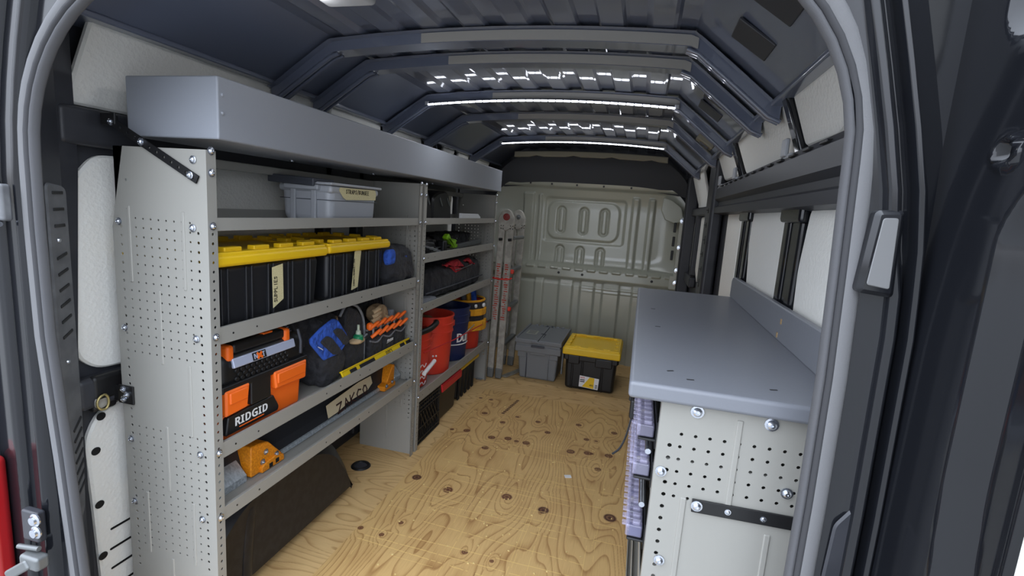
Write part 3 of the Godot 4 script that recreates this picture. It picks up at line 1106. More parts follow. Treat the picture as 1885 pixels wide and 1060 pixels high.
func rear_opening() -> void:
	# frame of sheet metal round the opening
	var m := MB.new()
	var p := seal_path()
	for zz in [-0.800, -0.808]:
		for i in p.size() - 1:
			var q := []
			for k in [i, i + 1]:
				var a: Vector2 = p[maxi(k - 1, 0)]
				var b: Vector2 = p[mini(k + 1, p.size() - 1)]
				var t := (b - a).normalized()
				var o := Vector2(-t.y, t.x) * 0.004
				var far := Vector2(clampf(p[k].x * 1.0, -1.2, 0.2), 2.03)
				if p[k].x < -1.1:
					far = Vector2(-1.55, p[k].y + (p[k].y + 0.1) * 0.13) if p[k].x < -1.2 else Vector2(-1.55, 2.03)
				elif p[k].x > 0.1:
					far = Vector2(0.50, p[k].y + (p[k].y + 0.1) * 0.13) if p[k].x > 0.2 else Vector2(0.50, 2.03)
				q.append(p[k] + o)
				q.append(far)
			m.quad(Vector3(q[0].x, q[0].y, zz), Vector3(q[1].x, q[1].y, zz), Vector3(q[3].x, q[3].y, zz), Vector3(q[2].x, q[2].y, zz))
	var lip := MB.new()
	for i in p.size() - 1:
		lip.quad(Vector3(p[i].x, p[i].y, -0.798), Vector3(p[i].x, p[i].y, -0.809), Vector3(p[i + 1].x, p[i + 1].y, -0.809), Vector3(p[i + 1].x, p[i + 1].y, -0.798))
	var w := struct("wall_rear", m, mt.gloss)
	part("opening_lip", lip, mt.jamb, w)
	m = MB.new()
	m.box(Vector3(-0.53, 2.04, -0.82), Vector3(2.1, 0.05, 0.06))
	m.box(Vector3(-1.56, 0.95, -0.82), Vector3(0.04, 2.1, 0.06))
	m.box(Vector3(0.52, 0.95, -0.82), Vector3(0.04, 2.1, 0.06))
	part("body_edge", m, mt.gloss, w)
	# weather strip: pale outer lobe, dark groove, ribbed inner lobe
	m = MB.new()
	sweep(m, loop(0.0085, 0.005, 0.0115, 0.007, 14), -0.795)
	var s := struct("trim_seal", m, mt.seal)
	m = MB.new()
	sweep(m, loop(-0.002, 0.002, 0.006, 0.008), -0.795)
	part("groove", m, mt.seal_dark, s)
	m = MB.new()
	sweep(m, loop(-0.011, 0.0, 0.006, 0.011), -0.800)
	part("inner_lobe", m, mt.seal_inner, s)
	# inside of the left rear post, with its louvred cover
	m = MB.new()
	var sec := [Vector2(-1.315, -0.808), Vector2(-1.345, -0.830), Vector2(-1.365, -0.848), Vector2(-1.42, -0.926), Vector2(-1.455, -0.945), Vector2(-1.463, -0.964), Vector2(-1.50, -0.967)]
	for k in sec.size() - 1:
		for q in [[-0.1, 0.9], [0.9, 1.4], [1.4, 1.97]]:
			var c4 := []
			for e in [[k, 0], [k, 1], [k + 1, 1], [k + 1, 0]]:
				var y: float = q[e[1]]
				c4.append(Vector3(sec[e[0]].x, y, sec[e[0]].y - (0.032 * clampf((y - 0.9) / 0.5, 0.0, 1.0) if e[0] > 4 else 0.0)))
			m.quad(c4[0], c4[1], c4[2], c4[3])
	part("rear_post", m, mt.jamb, w)
	m = MB.new()
	var sr := [Vector2(0.305, -0.82), Vector2(0.33, -0.84), Vector2(0.40, -0.87), Vector2(0.43, -0.88)]
	for k in sr.size() - 1:
		m.quad(Vector3(sr[k].x, -0.1, sr[k].y), Vector3(sr[k].x, 1.97, sr[k].y), Vector3(sr[k + 1].x, 1.97, sr[k + 1].y), Vector3(sr[k + 1].x, -0.1, sr[k + 1].y))
	part("rear_post", m, mt.jamb, w)
	# cover plate lies on the slanted face
	var dir := Vector3(-0.055, 0, -0.078).normalized()
	var face := Transform3D(Basis(dir, Vector3.UP, dir.cross(Vector3.UP)), Vector3(-1.3925, 0, -0.887))
	m = MB.new()
	m.xf = face
	m.prism(round_poly(pv([-0.046, 0.42, 0.03, 0.47, 0.05, 0.72, 0.05, 1.34, -0.046, 1.35]), 0.02), 0.0, 0.008, 0.004, true)
	m.xf = Transform3D.IDENTITY
	var cov := part("louvred_cover", m, mt.trim, w)
	for y in [1.325, 1.285, 1.245, 1.17, 1.13, 1.09, 1.05, 1.01, 0.97, 0.72, 0.69, 0.66, 0.63, 0.60, 0.57, 0.54]:
		m = MB.new()
		m.xf = face * Transform3D(Basis(Vector3(0, 0, 1), 0.0 if y > 1.2 else (0.2 if y > 0.9 else 0.5)), Vector3(0.002 if y > 0.9 else 0.015, y, 0.0085))
		m.rbox(Vector3.ZERO, Vector3(0.05, 0.0075, 0.004), 0.0015)
		m.xf = Transform3D.IDENTITY
		part("louvre", m, mt.black, cov)
	for y in [1.21, 0.90]:
		m = MB.new()
		m.xf = face * Transform3D(Basis(Vector3.RIGHT, PI / 2), Vector3(-0.01, y, 0.009))
		m.lathe([Vector2(0.006, 0), Vector2(0.005, 0.003), Vector2(0, 0.004)], Vector3.ZERO, 10)
		m.xf = Transform3D.IDENTITY
		part("screw", m, mt.zinc, cov)
	# right jamb: ribs and gutters between the weather strip and the door
	m = MB.new()
	var line := [Vector2(0.300, -0.80), Vector2(0.306, -0.79), Vector2(0.318, -0.785), Vector2(0.328, -0.782), Vector2(0.333, -0.770), Vector2(0.343, -0.768), Vector2(0.348, -0.785), Vector2(0.356, -0.792), Vector2(0.362, -0.788), Vector2(0.367, -0.772), Vector2(0.374, -0.770), Vector2(0.380, -0.790), Vector2(0.41, -0.80)]
	var g := []
	var ys := [-0.1, 0.3, 0.7, 0.95, 1.22, 1.28, 1.34, 1.42, 1.5, 1.58, 1.66, 1.75, 1.9]
	for pt in line:
		var row := PackedVector3Array()
		for y in ys:
			var lean := -0.30 * pow(maxf(0.0, y - 1.36), 1.5) - 0.035 * smooth(1.1, 1.7, y)
			var wob := 0.0
			if y < 1.34 and pt.x > 0.325 and pt.x < 0.36:
				wob = 0.008
			row.append(Vector3(pt.x + (lean + wob if pt.x > 0.302 else 0.0), y, pt.y))
		g.append(row)
	for pass_ in 2:
		var fine := []
		for i in g.size() - 1:
			fine.append(g[i])
			var mid := PackedVector3Array()
			for j in g[i].size():
				mid.append((g[i][j] + g[i + 1][j]) / 2)
			fine.append(mid)
		fine.append(g[-1])
		g = fine
	m.grid(g, false, false)
	var jamb := part("door_jamb", m, mt.gloss, w)
	m = MB.new()
	m.xf = Transform3D(Basis.IDENTITY, Vector3(0.309, 1.338, -0.790))
	m.prism(round_poly(pv([-0.019, -0.058, 0.027, -0.062, 0.022, 0.056, -0.012, 0.054]), 0.008), 0.0, 0.026, 0.006, true)
	m.xf = Transform3D.IDENTITY
	part("bump_stop", m, mt.gloss, jamb)
	m = MB.new()
	m.xf = Transform3D(Basis.IDENTITY, Vector3(0.309, 1.338, -0.764))
	m.prism(round_poly(pv([-0.010, -0.046, 0.018, -0.050, 0.014, 0.045, -0.004, 0.044]), 0.004), 0.0, 0.002, 0.001)
	m.xf = Transform3D.IDENTITY
	part("stop_face", m, mat(Color(0.45, 0.45, 0.45), 0.5), jamb)
	m = MB.new()
	m.xf = Transform3D(Basis(Vector3.UP, 0.1), Vector3(0.335, 0.90, -0.782))
	m.prism(round_poly(pv([-0.02, -0.07, 0.008, -0.06, 0.02, 0.0, 0.004, 0.06, -0.016, 0.03]), 0.008), 0.0, 0.006, 0.003, true)
	m.xf = Transform3D.IDENTITY
	part("striker_plate", m, mt.jamb, jamb)


func right_door() -> void:
	# inner face of the open right door: a flat flange, a rolled step and the recess that holds a panel
	var m := MB.new()
	var g := []
	for i in 121:
		var z := lerpf(-0.80, -0.02, pow(i / 120.0, 1.6))
		var row := PackedVector3Array()
		for j in 281:
			var y := lerpf(0.0, 1.95, j / 280.0)
			var h := 0.385 + 0.12 * (z + 0.70)
			var edge := -0.672 + 0.02 * smooth(1.1, 0.8, y) + 3.0 * pow(maxf(0.0, y - 1.36), 1.7)
			var d := 0.0
			if y < 1.56:
				d = 0.028 * smooth(edge - 0.012, edge + 0.016, z) * (1.0 - smooth(1.50, 1.56, y))
				d -= 0.010 * (smooth(-0.625, -0.613, z) - smooth(-0.606, -0.594, z)) * (1.0 - smooth(1.25, 1.3, y))
			var top := pill(z, y, -0.43, 1.76, 0.60, 0.36, 0.05, 0.02)
			d += 0.018 * top
			var r := Vector2(z + 0.695, y - 1.46).length()
			d -= 0.006 * (1.0 - smooth(0.016, 0.022, r))
			d += 0.012 * (1.0 - smooth(0.009, 0.012, r))
			row.append(Vector3(h + d, y, z))
		g.append(row)
	m.grid(g, false, false, true)
	var d := struct("door_1", m, mt.gloss)
	m = MB.new()
	m.box(Vector3(0.52, 0.97, -0.38), Vector3(0.04, 1.96, 0.74))
	part("outer_skin", m, mt.gloss, d)
	var m2 := MB.new()
	m2.xf = on_neg_x(0.417)
	m2.prism(round_poly(pv([-0.572, 0.1, -0.572, 1.16, -0.54, 1.30, -0.1, 1.30, -0.1, 0.1]), 0.03), 0.0, 0.02, 0.006, true)
	part("insulation_panel", m2, mt.panel, d)
	m2 = MB.new()
	m2.xf = on_neg_x(0.402)
	m2.prism(rr(0.56, 0.32, 0.04, 6, Vector2(-0.43, 1.76)), -0.03, 0.012, 0.005, true)
	part("insulation_panel", m2, mt.panel, d)


func left_hinges() -> void:
	var w: Node = get_node("wall_rear")
	var m := MB.new()
	# outer jamb strips beyond the weather strip
	var g := []
	var line := [Vector2(-1.318, -0.80), Vector2(-1.326, -0.785), Vector2(-1.338, -0.778), Vector2(-1.352, -0.785), Vector2(-1.36, -0.81), Vector2(-1.40, -0.815), Vector2(-1.41, -0.79), Vector2(-1.43, -0.785), Vector2(-1.54, -0.80)]
	for k in line.size() * 3 - 2:
		var a: Vector2 = line[k / 3]
		var b: Vector2 = line[mini(k / 3 + 1, line.size() - 1)]
		var pt := a.lerp(b, (k % 3) / 3.0)
		var row := PackedVector3Array()
		for y in [-0.1, 0.3, 0.6, 0.9, 1.2, 1.36, 1.48, 1.56, 1.64, 1.72, 1.85]:
			row.append(Vector3(pt.x + 0.34 * pow(maxf(0.0, y - 1.36), 1.6), y, pt.y))
		g.append(row)
	m.grid(g, false, false, true)
	part("door_jamb", m, mt.gloss, w)
	var labs := ["dark steel door hinge beside the seal at upper left", "black steel door hinge with two bolt heads beside the red lamp"]
	for q in 2:
		var y: float = [1.30, 0.53][q]
		var h := thing("door_hinge", labs[q], "hinge", Vector3(-1.37, y, -0.77), "door hinges on the left post")
		var sx := 0.0 if q == 0 else 0.028
		m = MB.new()
		m.rbox(Vector3(-1.375 + sx, y, -0.765), Vector3(0.075 if q == 0 else 0.055, 0.08, 0.02), 0.006)
		part("leaf", m, mt.trim if q == 0 else mt.jamb, h)
		m = MB.new()
		m.tube([Vector3(-1.40 + sx, y - 0.05, -0.745), Vector3(-1.34 + sx, y - 0.046, -0.75)], 0.006, 8)
		if q:
			m.rbox(Vector3(-1.35 + sx, y - 0.075, -0.745), Vector3(0.06, 0.035, 0.03), 0.008)
			m.xf = Transform3D(Basis(Vector3(0, 0, 1), 0.6), Vector3(-1.385 + sx, y - 0.10, -0.735))
			m.rbox(Vector3.ZERO, Vector3(0.09, 0.025, 0.02), 0.006)
			m.xf = Transform3D.IDENTITY
		part("pivot", m, mt.zinc if q == 0 else mt.alu_dark, h)
		if q:
			for k in 2:
				m = MB.new()
				m.xf = Transform3D(Basis(Vector3.RIGHT, PI / 2), Vector3(-1.345 + sx, y + 0.028 - 0.032 * k, -0.752))
				m.lathe([Vector2(0.016, 0), Vector2(0.016, 0.003), Vector2(0.011, 0.005), Vector2(0.010, 0.010), Vector2(0, 0.011)], Vector3.ZERO, 16)
				m.xf = Transform3D.IDENTITY
				part("bolt", m, mt.zinc, h)
	var t := thing("tail_lamp", "tall ribbed red tail lamp at the left edge", "lamp", Vector3(-1.45, 0.5, -0.79))
	m = MB.new()
	m.rbox(Vector3(-1.512, 0.45, -0.765), Vector3(0.11, 0.46, 0.05), 0.02)
	part("lens", m, mt.tail, t)
	for k in 12:
		m = MB.new()
		m.rbox(Vector3(-1.49, 0.26 + 0.034 * k, -0.739), Vector3(0.05, 0.012, 0.006), 0.002)
		part("lens_rib", m, mt.tail, t)


# picture of rotary-cut plywood: w x d metres, grain along the picture's height unless crossed
func wood(w: float, d: float, px: int, sd: int, crossed: bool, knots: Array, cuts: Array, light: Color, dark: Color) -> ImageTexture:
	var iw := int(w * px)
	var ih := int(d * px)
	var f := PackedFloat32Array()
	f.resize(iw * ih)
	var no := FastNoiseLite.new()
	no.seed = sd
	no.fractal_octaves = 3
	no.frequency = 1.0
	var fine := FastNoiseLite.new()
	fine.seed = sd + 1
	fine.frequency = 1.0
	fine.fractal_octaves = 2
	for y in ih:
		for x in iw:
			var u := float(x) / px
			var v := float(y) / px
			if crossed:
				f[y * iw + x] = 6.0 * no.get_noise_2d(u * 0.7, v * 2.6) + v * 13.0
			else:
				f[y * iw + x] = 9.0 * no.get_noise_2d(u * 1.9, v * 0.40) + u * 16.0
	for k in knots:
		var r: float = k[2] * px
		var R := int(r * 7.0)
		var cx := int(k[0] * px)
		var cy := int(k[1] * px)
		var sg := 1.0 if int(k[0] * 1000) % 2 else -1.0
		for y in range(maxi(0, cy - R), mini(ih, cy + R)):
			for x in range(maxi(0, cx - R), mini(iw, cx + R)):
				var dx := (x - cx) / r
				var dy := (y - cy) / r
				var q := dx * dx * 0.35 + dy * dy * (0.08 if not crossed else 0.35)
				f[y * iw + x] += sg * 2.2 * exp(-q * 0.5)
	var bytes := PackedByteArray()
	bytes.resize(iw * ih * 3)
	for y in ih:
		for x in iw:
			var u := float(x) / px
			var v := float(y) / px
			var t := fposmod(f[y * iw + x], 1.0)
			var late := pow(t, 7.0) * (1.0 if t < 0.94 else (1.0 - t) / 0.06)
			var st := fine.get_noise_2d(u * 260.0, v * 9.0) if not crossed else fine.get_noise_2d(u * 9.0, v * 260.0)
			var br := fine.get_noise_2d(u * 4.0 + 50.0, v * 4.0)
			var c := light.lerp(dark, clampf(0.80 * late + 0.12 * st + 0.14 * br + 0.05, 0.0, 1.0))
			var i := (y * iw + x) * 3
			bytes[i] = int(c.r * 255.0)
			bytes[i + 1] = int(c.g * 255.0)
			bytes[i + 2] = int(c.b * 255.0)
	var im := Image.create_from_data(iw, ih, false, Image.FORMAT_RGB8, bytes)
	for k in knots:
		var r: float = k[2] * px
		var col: Color = k[3] if k.size() > 3 else Color(0.36, 0.21, 0.13)
		var R := int(r * 1.5)
		for y in range(-R, R + 1):
			for x in range(-R, R + 1):
				var q := Vector2(x, y).length() / r + 0.18 * fine.get_noise_2d(x * 0.5 + k[0] * 900.0, y * 0.5)
				var X := int(k[0] * px) + x
				var Y := int(k[1] * px) + y
				if q < 1.25 and X >= 0 and Y >= 0 and X < iw and Y < ih:
					var a := clampf((1.25 - q) * 3.0, 0.0, 1.0) * (0.75 + 0.25 * sin(q * 9.0))
					im.set_pixel(X, Y, im.get_pixel(X, Y).lerp(col, a))
	for c in cuts:
		var a := Vector2(c[0], c[1]) * px
		var b := Vector2(c[2], c[3]) * px
		var n := int(a.distance_to(b))
		var col: Color = c[4]
		for k in n:
			var q := a.lerp(b, float(k) / n)
			if q.x >= 0 and q.y >= 0 and q.x < iw - 1 and q.y < ih - 1 and fine.get_noise_2d(q.x * 0.05 + c[0] * 100, q.y * 0.05) > -0.35:
				for e in (c[5] if c.size() > 5 else 1):
					var across := absf(b.x - a.x) > absf(b.y - a.y)
					var X := mini(int(q.x) + (0 if across else e), iw - 1)
					var Y := mini(int(q.y) + (e if across else 0), ih - 1)
					im.set_pixel(X, Y, im.get_pixel(X, Y).lerp(col, 0.8))
	return ImageTexture.create_from_image(im)


func floor_boards() -> void:
	var bl := Color(0.86, 0.72, 0.50)
	var bd := Color(0.62, 0.45, 0.26)
	var m := MB.new()
	var w := 1.93
	var d := 3.84
	m.box(Vector3(-0.53, -0.007, -2.70), Vector3(w, 0.012, d))
	m.quad(Vector3(-0.53 - w / 2, 0, -2.70 + d / 2), Vector3(-0.53 + w / 2, 0, -2.70 + d / 2), Vector3(-0.53 + w / 2, 0, -2.70 - d / 2), Vector3(-0.53 - w / 2, 0, -2.70 - d / 2), Vector3.UP)
	var base := mat(Color.WHITE, 0.62)
	base.albedo_texture = wood(w, d, 420, 3, true, [], [], bl, bd)
	struct("floor", m, base)
	# the loose sheet: x -1.02..0.20, z -3.40..-0.96
	var x0 := -1.02
	var z0 := -3.40
	var kn := []
	for k in [[-0.96, -2.1, 0.021], [-0.775, -2.054, 0.022], [-0.492, -2.101, 0.023], [-0.306, -2.059, 0.023], [-0.009, -2.111, 0.026], [-1.005, -1.666, 0.011], [-0.903, -1.656, 0.010], [-0.865, -1.753, 0.010],
		[-0.548, -1.676, 0.012], [-0.431, -1.664, 0.008], [-0.739, -2.524, 0.019], [-0.885, -2.409, 0.0], [-0.911, -2.689, 0.019], [-0.742, -2.66, 0.020], [-0.648, -2.685, 0.020], [-0.593, -2.67, 0.013], [-0.534, -2.673, 0.020],
		[-0.89, -2.978, 0.018], [-0.999, -2.668, 0.012], [-0.269, -2.669, 0.022], [-0.172, -2.689, 0.021], [-0.055, -2.703, 0.021], [-0.15, -2.69, 0.010], [-0.529, -2.989, 0.015], [-0.101, -2.526, 0.017], [-0.271, -3.048, 0.017], [-0.043, -3.018, 0.018],
		[-0.74, -2.889, 0.016], [-0.673, -3.008, 0.012], [-0.92, -3.219, 0.014], [-1.0, -3.219, 0.012], [-0.44, -2.86, 0.017], [-0.20, -2.86, 0.016], [-0.14, -2.86, 0.010]]:
		if k[2] > 0:
			kn.append([k[0] - x0, k[1] - z0, k[2], Color(0.25, 0.12, 0.09) if k[2] > 0.018 and int(k[0] * 100) % 3 == 0 else Color(0.36, 0.20, 0.13)])
	# the boat-shaped plug, a dark gouge
	for k in 10:
		kn.append([-0.74 - x0 - 0.004 * k, -3.28 - z0 + 0.028 * k, 0.011, Color(0.27, 0.15, 0.10)])
	var cuts := []
	var pale := Color(0.93, 0.80, 0.50)
	for z in [-2.33, -2.30, -2.285, -2.20, -2.06, -1.93, -1.90, -1.78, -2.52, -2.60, -1.68, -1.62, -1.60, -2.0, -2.16]:
		var a := rng.randf_range(0.0, 0.25)
		cuts.append([a, z - z0 + rng.randf_range(-0.02, 0.02), rng.randf_range(0.8, 1.21), z - z0 + rng.randf_range(-0.02, 0.04), pale, 2])
	for x in [-0.36, -0.34, -0.30, -0.16, -0.04, -0.62, -0.80]:
		cuts.append([x - x0 + rng.randf_range(-0.02, 0.02), rng.randf_range(0.5, 0.9), x - x0 + rng.randf_range(-0.02, 0.03), rng.randf_range(1.2, 2.3), pale, 1])
	for k in 46:
		var x := rng.randf_range(0.02, 1.2)
		var z := rng.randf_range(0.35, 2.3)
		if k % 2:
			cuts.append([x, z, x + rng.randf_range(0.05, 0.3), z + rng.randf_range(-0.01, 0.01), pale, 1])
		else:
			cuts.append([x, z, x + rng.randf_range(-0.01, 0.01), z + rng.randf_range(0.04, 0.3), pale if k % 4 else Color(0.42, 0.28, 0.17), 1])
	var sheet := mat(Color.WHITE, 0.55)
	sheet.albedo_texture = wood(1.22, 2.44, 560, 17, false, kn, cuts, Color(0.85, 0.70, 0.46), Color(0.52, 0.34, 0.17))
	var t := thing("plywood_sheet", "large knotty scored plywood sheet lying in the middle of the floor", "plywood", Vector3(-0.41, 0, -2.18))
	m = MB.new()
	m.box(Vector3(-0.41, 0.005, -2.18), Vector3(1.22, 0.009, 2.44))
	part("edge_plies", m, mat(Color(0.66, 0.50, 0.32), 0.8), t)
	m = MB.new()
	m.quad(Vector3(-1.02, 0.0105, -0.96), Vector3(0.20, 0.0105, -0.96), Vector3(0.20, 0.0105, -3.40), Vector3(-1.02, 0.0105, -3.40), Vector3.UP)
	part("top_veneer", m, sheet, t)
	# sawdust crumbs, a paper scrap, the tie-down cup in the floor
	m = MB.new()
	for k in 150:
		var p := Vector3(rng.randf_range(-0.98, 0.05), 0.013, rng.randf_range(-3.2, -1.4))
		m.xf = Transform3D(Basis(Vector3.UP, rng.randf() * TAU), p)
		m.box(Vector3.ZERO, Vector3(rng.randf_range(0.003, 0.009), 0.003, rng.randf_range(0.003, 0.006)))
	m.xf = Transform3D.IDENTITY
	var crumbs := part("wood_crumbs", m, mat(Color(0.90, 0.80, 0.55), 0.9))
	tag(crumbs, "pale wood crumbs scattered over the plywood sheet", "crumbs")
	crumbs.set_meta("kind", "stuff")
	m = MB.new()
	m.xf = Transform3D(Basis(Vector3.UP, 0.35), Vector3(-0.243, 0.0125, -2.39))
	m.rbox(Vector3.ZERO, Vector3(0.035, 0.003, 0.026), 0.001)
	tag(part("paper_scrap", m, mt.white), "tiny white paper scrap lying on the plywood sheet", "paper")
	var cup := thing("floor_anchor", "round black tie-down cup set in the floor by the wheel housing", "anchor", Vector3(-1.28, 0, -2.11))
	m = MB.new()
	m.lathe([Vector2(0.03, 0.001), Vector2(0.034, 0.006), Vector2(0.044, 0.007), Vector2(0.05, 0.0)], Vector3(-1.28, 0.0, -2.11), 24)
	part("ring", m, mt.black, cup)
	m = MB.new()
	m.lathe([Vector2(0, 0.002), Vector2(0.034, 0.002)], Vector3(-1.28, 0.0, -2.11), 24)
	part("cup_floor", m, mt.dark_plastic, cup)
	# wheel housing
	m = MB.new()
	m.xf = on_x(-1.455)
	m.prism(round_poly(zy([-1.08, 0.0, -1.08, 0.27, -1.24, 0.385, -1.62, 0.385, -1.78, 0.30, -1.90, 0.11, -1.93, 0.0]), 0.10, 6), 0.0, 0.275, 0.05, true)
	m.xf = Transform3D.IDENTITY
	for z in [-1.27]:
		m.tube(spline([Vector3(-1.20, 0.345, z - 0.01), Vector3(-1.185, 0.29, z), Vector3(-1.181, 0.16, z + 0.02), Vector3(-1.181, 0.02, z + 0.03)], 14), 0.022, 12, false, 0.35)  # bead added so the near side shows a soft highlight
	var wh := part("wheel_housing", m, mt.well)
	tag(wh, "shiny black plastic wheel housing under the left shelving", "wheel housing")


func shelving() -> void:
	# perforated end panel, front edge at x -1.09, its face at local z 0
	var us := [-1.415]
	for i in 11:
		us.append(-1.415 + 0.0168 + 0.0263 * i)
	us.append(-1.415 + 0.0168 + 0.0263 * 11)
	us.append(-1.09)
	var vs := [0.0]
	for j in 58:
		vs.append(0.02 + 0.0252 * j)
	var hs := {}
	for j in range(1, vs.size() - 1):
		var y: float = (vs[j] + vs[j + 1]) / 2
		for i in range(1, 12):
			if i in [1, 11]:
				if y > 0.20 and y < 1.245:
					hs[Vector2i(i, j)] = 0.0042
			elif (y > 0.885 and y < 1.275) or (y > 0.28 and y < 0.665):
				hs[Vector2i(i, j)] = 0.0031
	for c in [[2, 54], [2, 51]]:
		hs[Vector2i(c[0], c[1])] = 0.004
	var m := MB.new()
	perforated(m, us, vs, hs, 0.002, Transform3D.IDENTITY, true)
	# rear edge folded back
	for k in 2:
		var y0 := 0.0 if k == 0 else 1.24
		var y1 := 1.24 if k == 0 else 1.457
		m.quad(Vector3(-1.415 + slant_at(y0), y0, 0), Vector3(-1.415 + slant_at(y1), y1, 0), Vector3(-1.415 + slant_at(y1), y1, -0.02), Vector3(-1.415 + slant_at(y0), y0, -0.02))
	var panel_mesh := m.mesh(Vector3.ZERO)
	# front flange with one row of holes
	m = MB.new()
	var fu := [-0.0, 0.008, 0.022, 0.030]
	var fh := {}
	for j in range(1, vs.size() - 1):
		var y: float = (vs[j] + vs[j + 1]) / 2
		if y < 1.245 and y > 0.05:
			fh[Vector2i(1, j)] = 0.0042
	perforated(m, fu, vs, fh, 0.002, Transform3D(Basis(Vector3(0, 0, -1), Vector3(0, 1, 0), Vector3(1, 0, 0)), Vector3(-1.09, 0, 0)))
	var flange_mesh := m.mesh(Vector3.ZERO)
	var ribs := []
	for r in [[-1.355, 1.195, 0.21], [-1.17, 1.19, 0.21], [-1.26, 0.97, 0.21], [-1.165, 0.77, 0.21], [-1.255, 0.58, 0.20], [-1.34, 0.36, 0.20], [-1.17, 0.36, 0.20], [-1.255, 0.16, 0.2]]:
		m = MB.new()
		m.rbox(Vector3(r[0], r[1], 0.0), Vector3(0.010, r[2], 0.005), 0.0024)
		ribs.append(m.mesh(Vector3.ZERO))
	# bolt: washer and domed head along +z
	m = MB.new()
	m.xf = Transform3D(Basis(Vector3.RIGHT, PI / 2), Vector3.ZERO)
	m.lathe([Vector2(0.0105, 0), Vector2(0.0105, 0.0015), Vector2(0.0075, 0.002), Vector2(0.0068, 0.005), Vector2(0.004, 0.0075), Vector2(0.0015, 0.0078), Vector2(0, 0.006)], Vector3.ZERO, 14)
	mt.bolt_mesh = m.mesh(Vector3.ZERO)
	mt.panel_mesh = panel_mesh

	var rows := [[1.285, 0.035], [0.985, 0.048], [0.648, 0.047], [0.448, 0.042]]
	var rows2 := [[1.285, 0.034], [1.097, 0.047], [0.828, 0.047], [0.335, 0.058]]
	var labs := ["grey perforated steel shelving unit nearest the opening, left side", "grey perforated steel shelving unit farther in, beside the ladder"]
	for q in 2:
		var z0: float = [-1.04, -2.345][q]
		var z1: float = [-2.315, -3.62][q]
		var t := thing("shelving_unit", labs[q], "shelving", Vector3(-1.25, 0, (z0 + z1) / 2), "steel shelving units along the left wall")
		for e in 2:
			var z := z0 if e == 0 else z1
			var p := inst("end_panel", panel_mesh, mt.steel, t)
			p.position = Vector3(0, 0, z) - t.position
			var f := inst("front_flange", flange_mesh, mt.steel, p)
			if e == 1:
				f.position = Vector3(0, 0, 0.028)
			for r in ribs:
				inst("pressed_rib", r, mt.steel, p)
		var rr_: Array = rows if q == 0 else rows2
		for s in rr_.size():
			var y: float = rr_[s][0]
			var h: float = rr_[s][1]
			m = MB.new()
			var L := z0 - z1 - 0.008
			m.box(Vector3(-1.255, y - 0.026, (z0 + z1) / 2), Vector3(0.30, 0.0025, L))
			var sh := part("shelf", m, mt.steel, t)
			m = MB.new()
			m.rbox(Vector3(-1.0935, y - h / 2, (z0 + z1) / 2), Vector3(0.003, h, L - 0.05), 0.001)
			m.box(Vector3(-1.10, y - h + 0.001, (z0 + z1) / 2), Vector3(0.014, 0.0015, L - 0.05))
			m.box(Vector3(-1.098, y - 0.001, (z0 + z1) / 2), Vector3(0.008, 0.0015, L - 0.05))
			part("front_lip", m, mt.steel, sh)
			m = MB.new()
			m.box(Vector3(-1.408, y - 0.01, (z0 + z1) / 2), Vector3(0.003, 0.04, L))
			part("rear_lip", m, mt.steel, sh)
			if s > 0:
				for k in 8:
					m = MB.new()
					var f := [0.06, 0.13, 0.40, 0.47, 0.58, 0.64, 0.86, 0.93][k] as float
					m.xf = on_x(-1.0918)
					var e := PackedVector2Array()
					for a in 8:
						e.append(Vector2(-lerpf(z0, z1, f) + cos(TAU * a / 8) * 0.003, y - h * 0.5 + sin(TAU * a / 8) * 0.003))
					m.prism(e, 0, 0.0006)
					m.xf = Transform3D.IDENTITY
					part("lip_hole", m, mt.black, sh)
			if true:
				# bolts through the end panels and flanges
				for e in 2:
					var z := z0 if e == 0 else z1
					for x in [-1.39, -1.138]:
						var b := inst("bolt", mt.bolt_mesh, mt.zinc, t)
						b.position = Vector3(x, y - 0.03, z + 0.001) - t.position
					var b2 := inst("bolt", mt.bolt_mesh, mt.zinc, t)
					b2.position = Vector3(-1.089, y - 0.022, z - 0.014 if e == 0 else z + 0.014) - t.position
					b2.rotation.y = PI / 2
		for e in 2:
			var z := z0 if e == 0 else z1
			for y in [1.455, 1.40]:
				var b2 := inst("bolt", mt.bolt_mesh, mt.zinc, t)
				b2.position = Vector3(-1.089, y, z - 0.014 if e == 0 else z + 0.014) - t.position
				b2.rotation.y = PI / 2
		var b3 := inst("bolt", mt.bolt_mesh, mt.zinc, t)
		b3.position = Vector3(-1.13, 1.43, z0 + 0.001) - t.position
		m = MB.new()
		m.rbox(Vector3(-1.37, 1.44, (z0 + z1) / 2), Vector3(0.02, 0.03, z0 - z1 - 0.01), 0.004)
		part("top_rail", m, mt.steel, t)
		if q == 1:
			for k in 4:
				var z := z1 if k < 3 else z0
				m = MB.new()
				m.rbox(Vector3(-1.14, 0.006, z1 + 0.02), Vector3(0.05, 0.012, 0.03), 0.003)
				part("foot_bracket", m, mt.zinc, t)
				break
	# painted header box along the top of both units
	var hd := thing("header_box", "long blue-grey painted wooden box along the top of the shelving", "box", Vector3(-1.24, 1.487, -2.36))
	m = MB.new()
	m.xf = Transform3D.IDENTITY
	m.rbox(Vector3(-1.2375, 1.566, -2.388), Vector3(0.305, 0.158, 2.625), 0.005)
	part("box", m, mt.paint_wood, hd)
	for k in 2:
		for z in [-1.09]:
			var b := inst("screw", mt.bolt_mesh, mt.paint_wood, hd)
			b.position = Vector3(-1.0855, 1.60 - 0.045 * k, z) - hd.position
			b.rotation.y = PI / 2
			b.scale = Vector3.ONE * 0.6
	for z in [-1.62, -2.2, -2.9]:
		var b := inst("screw", mt.bolt_mesh, mt.zinc, hd)
		b.position = Vector3(-1.30, 1.486, z) - hd.position
		b.rotation.x = PI / 2
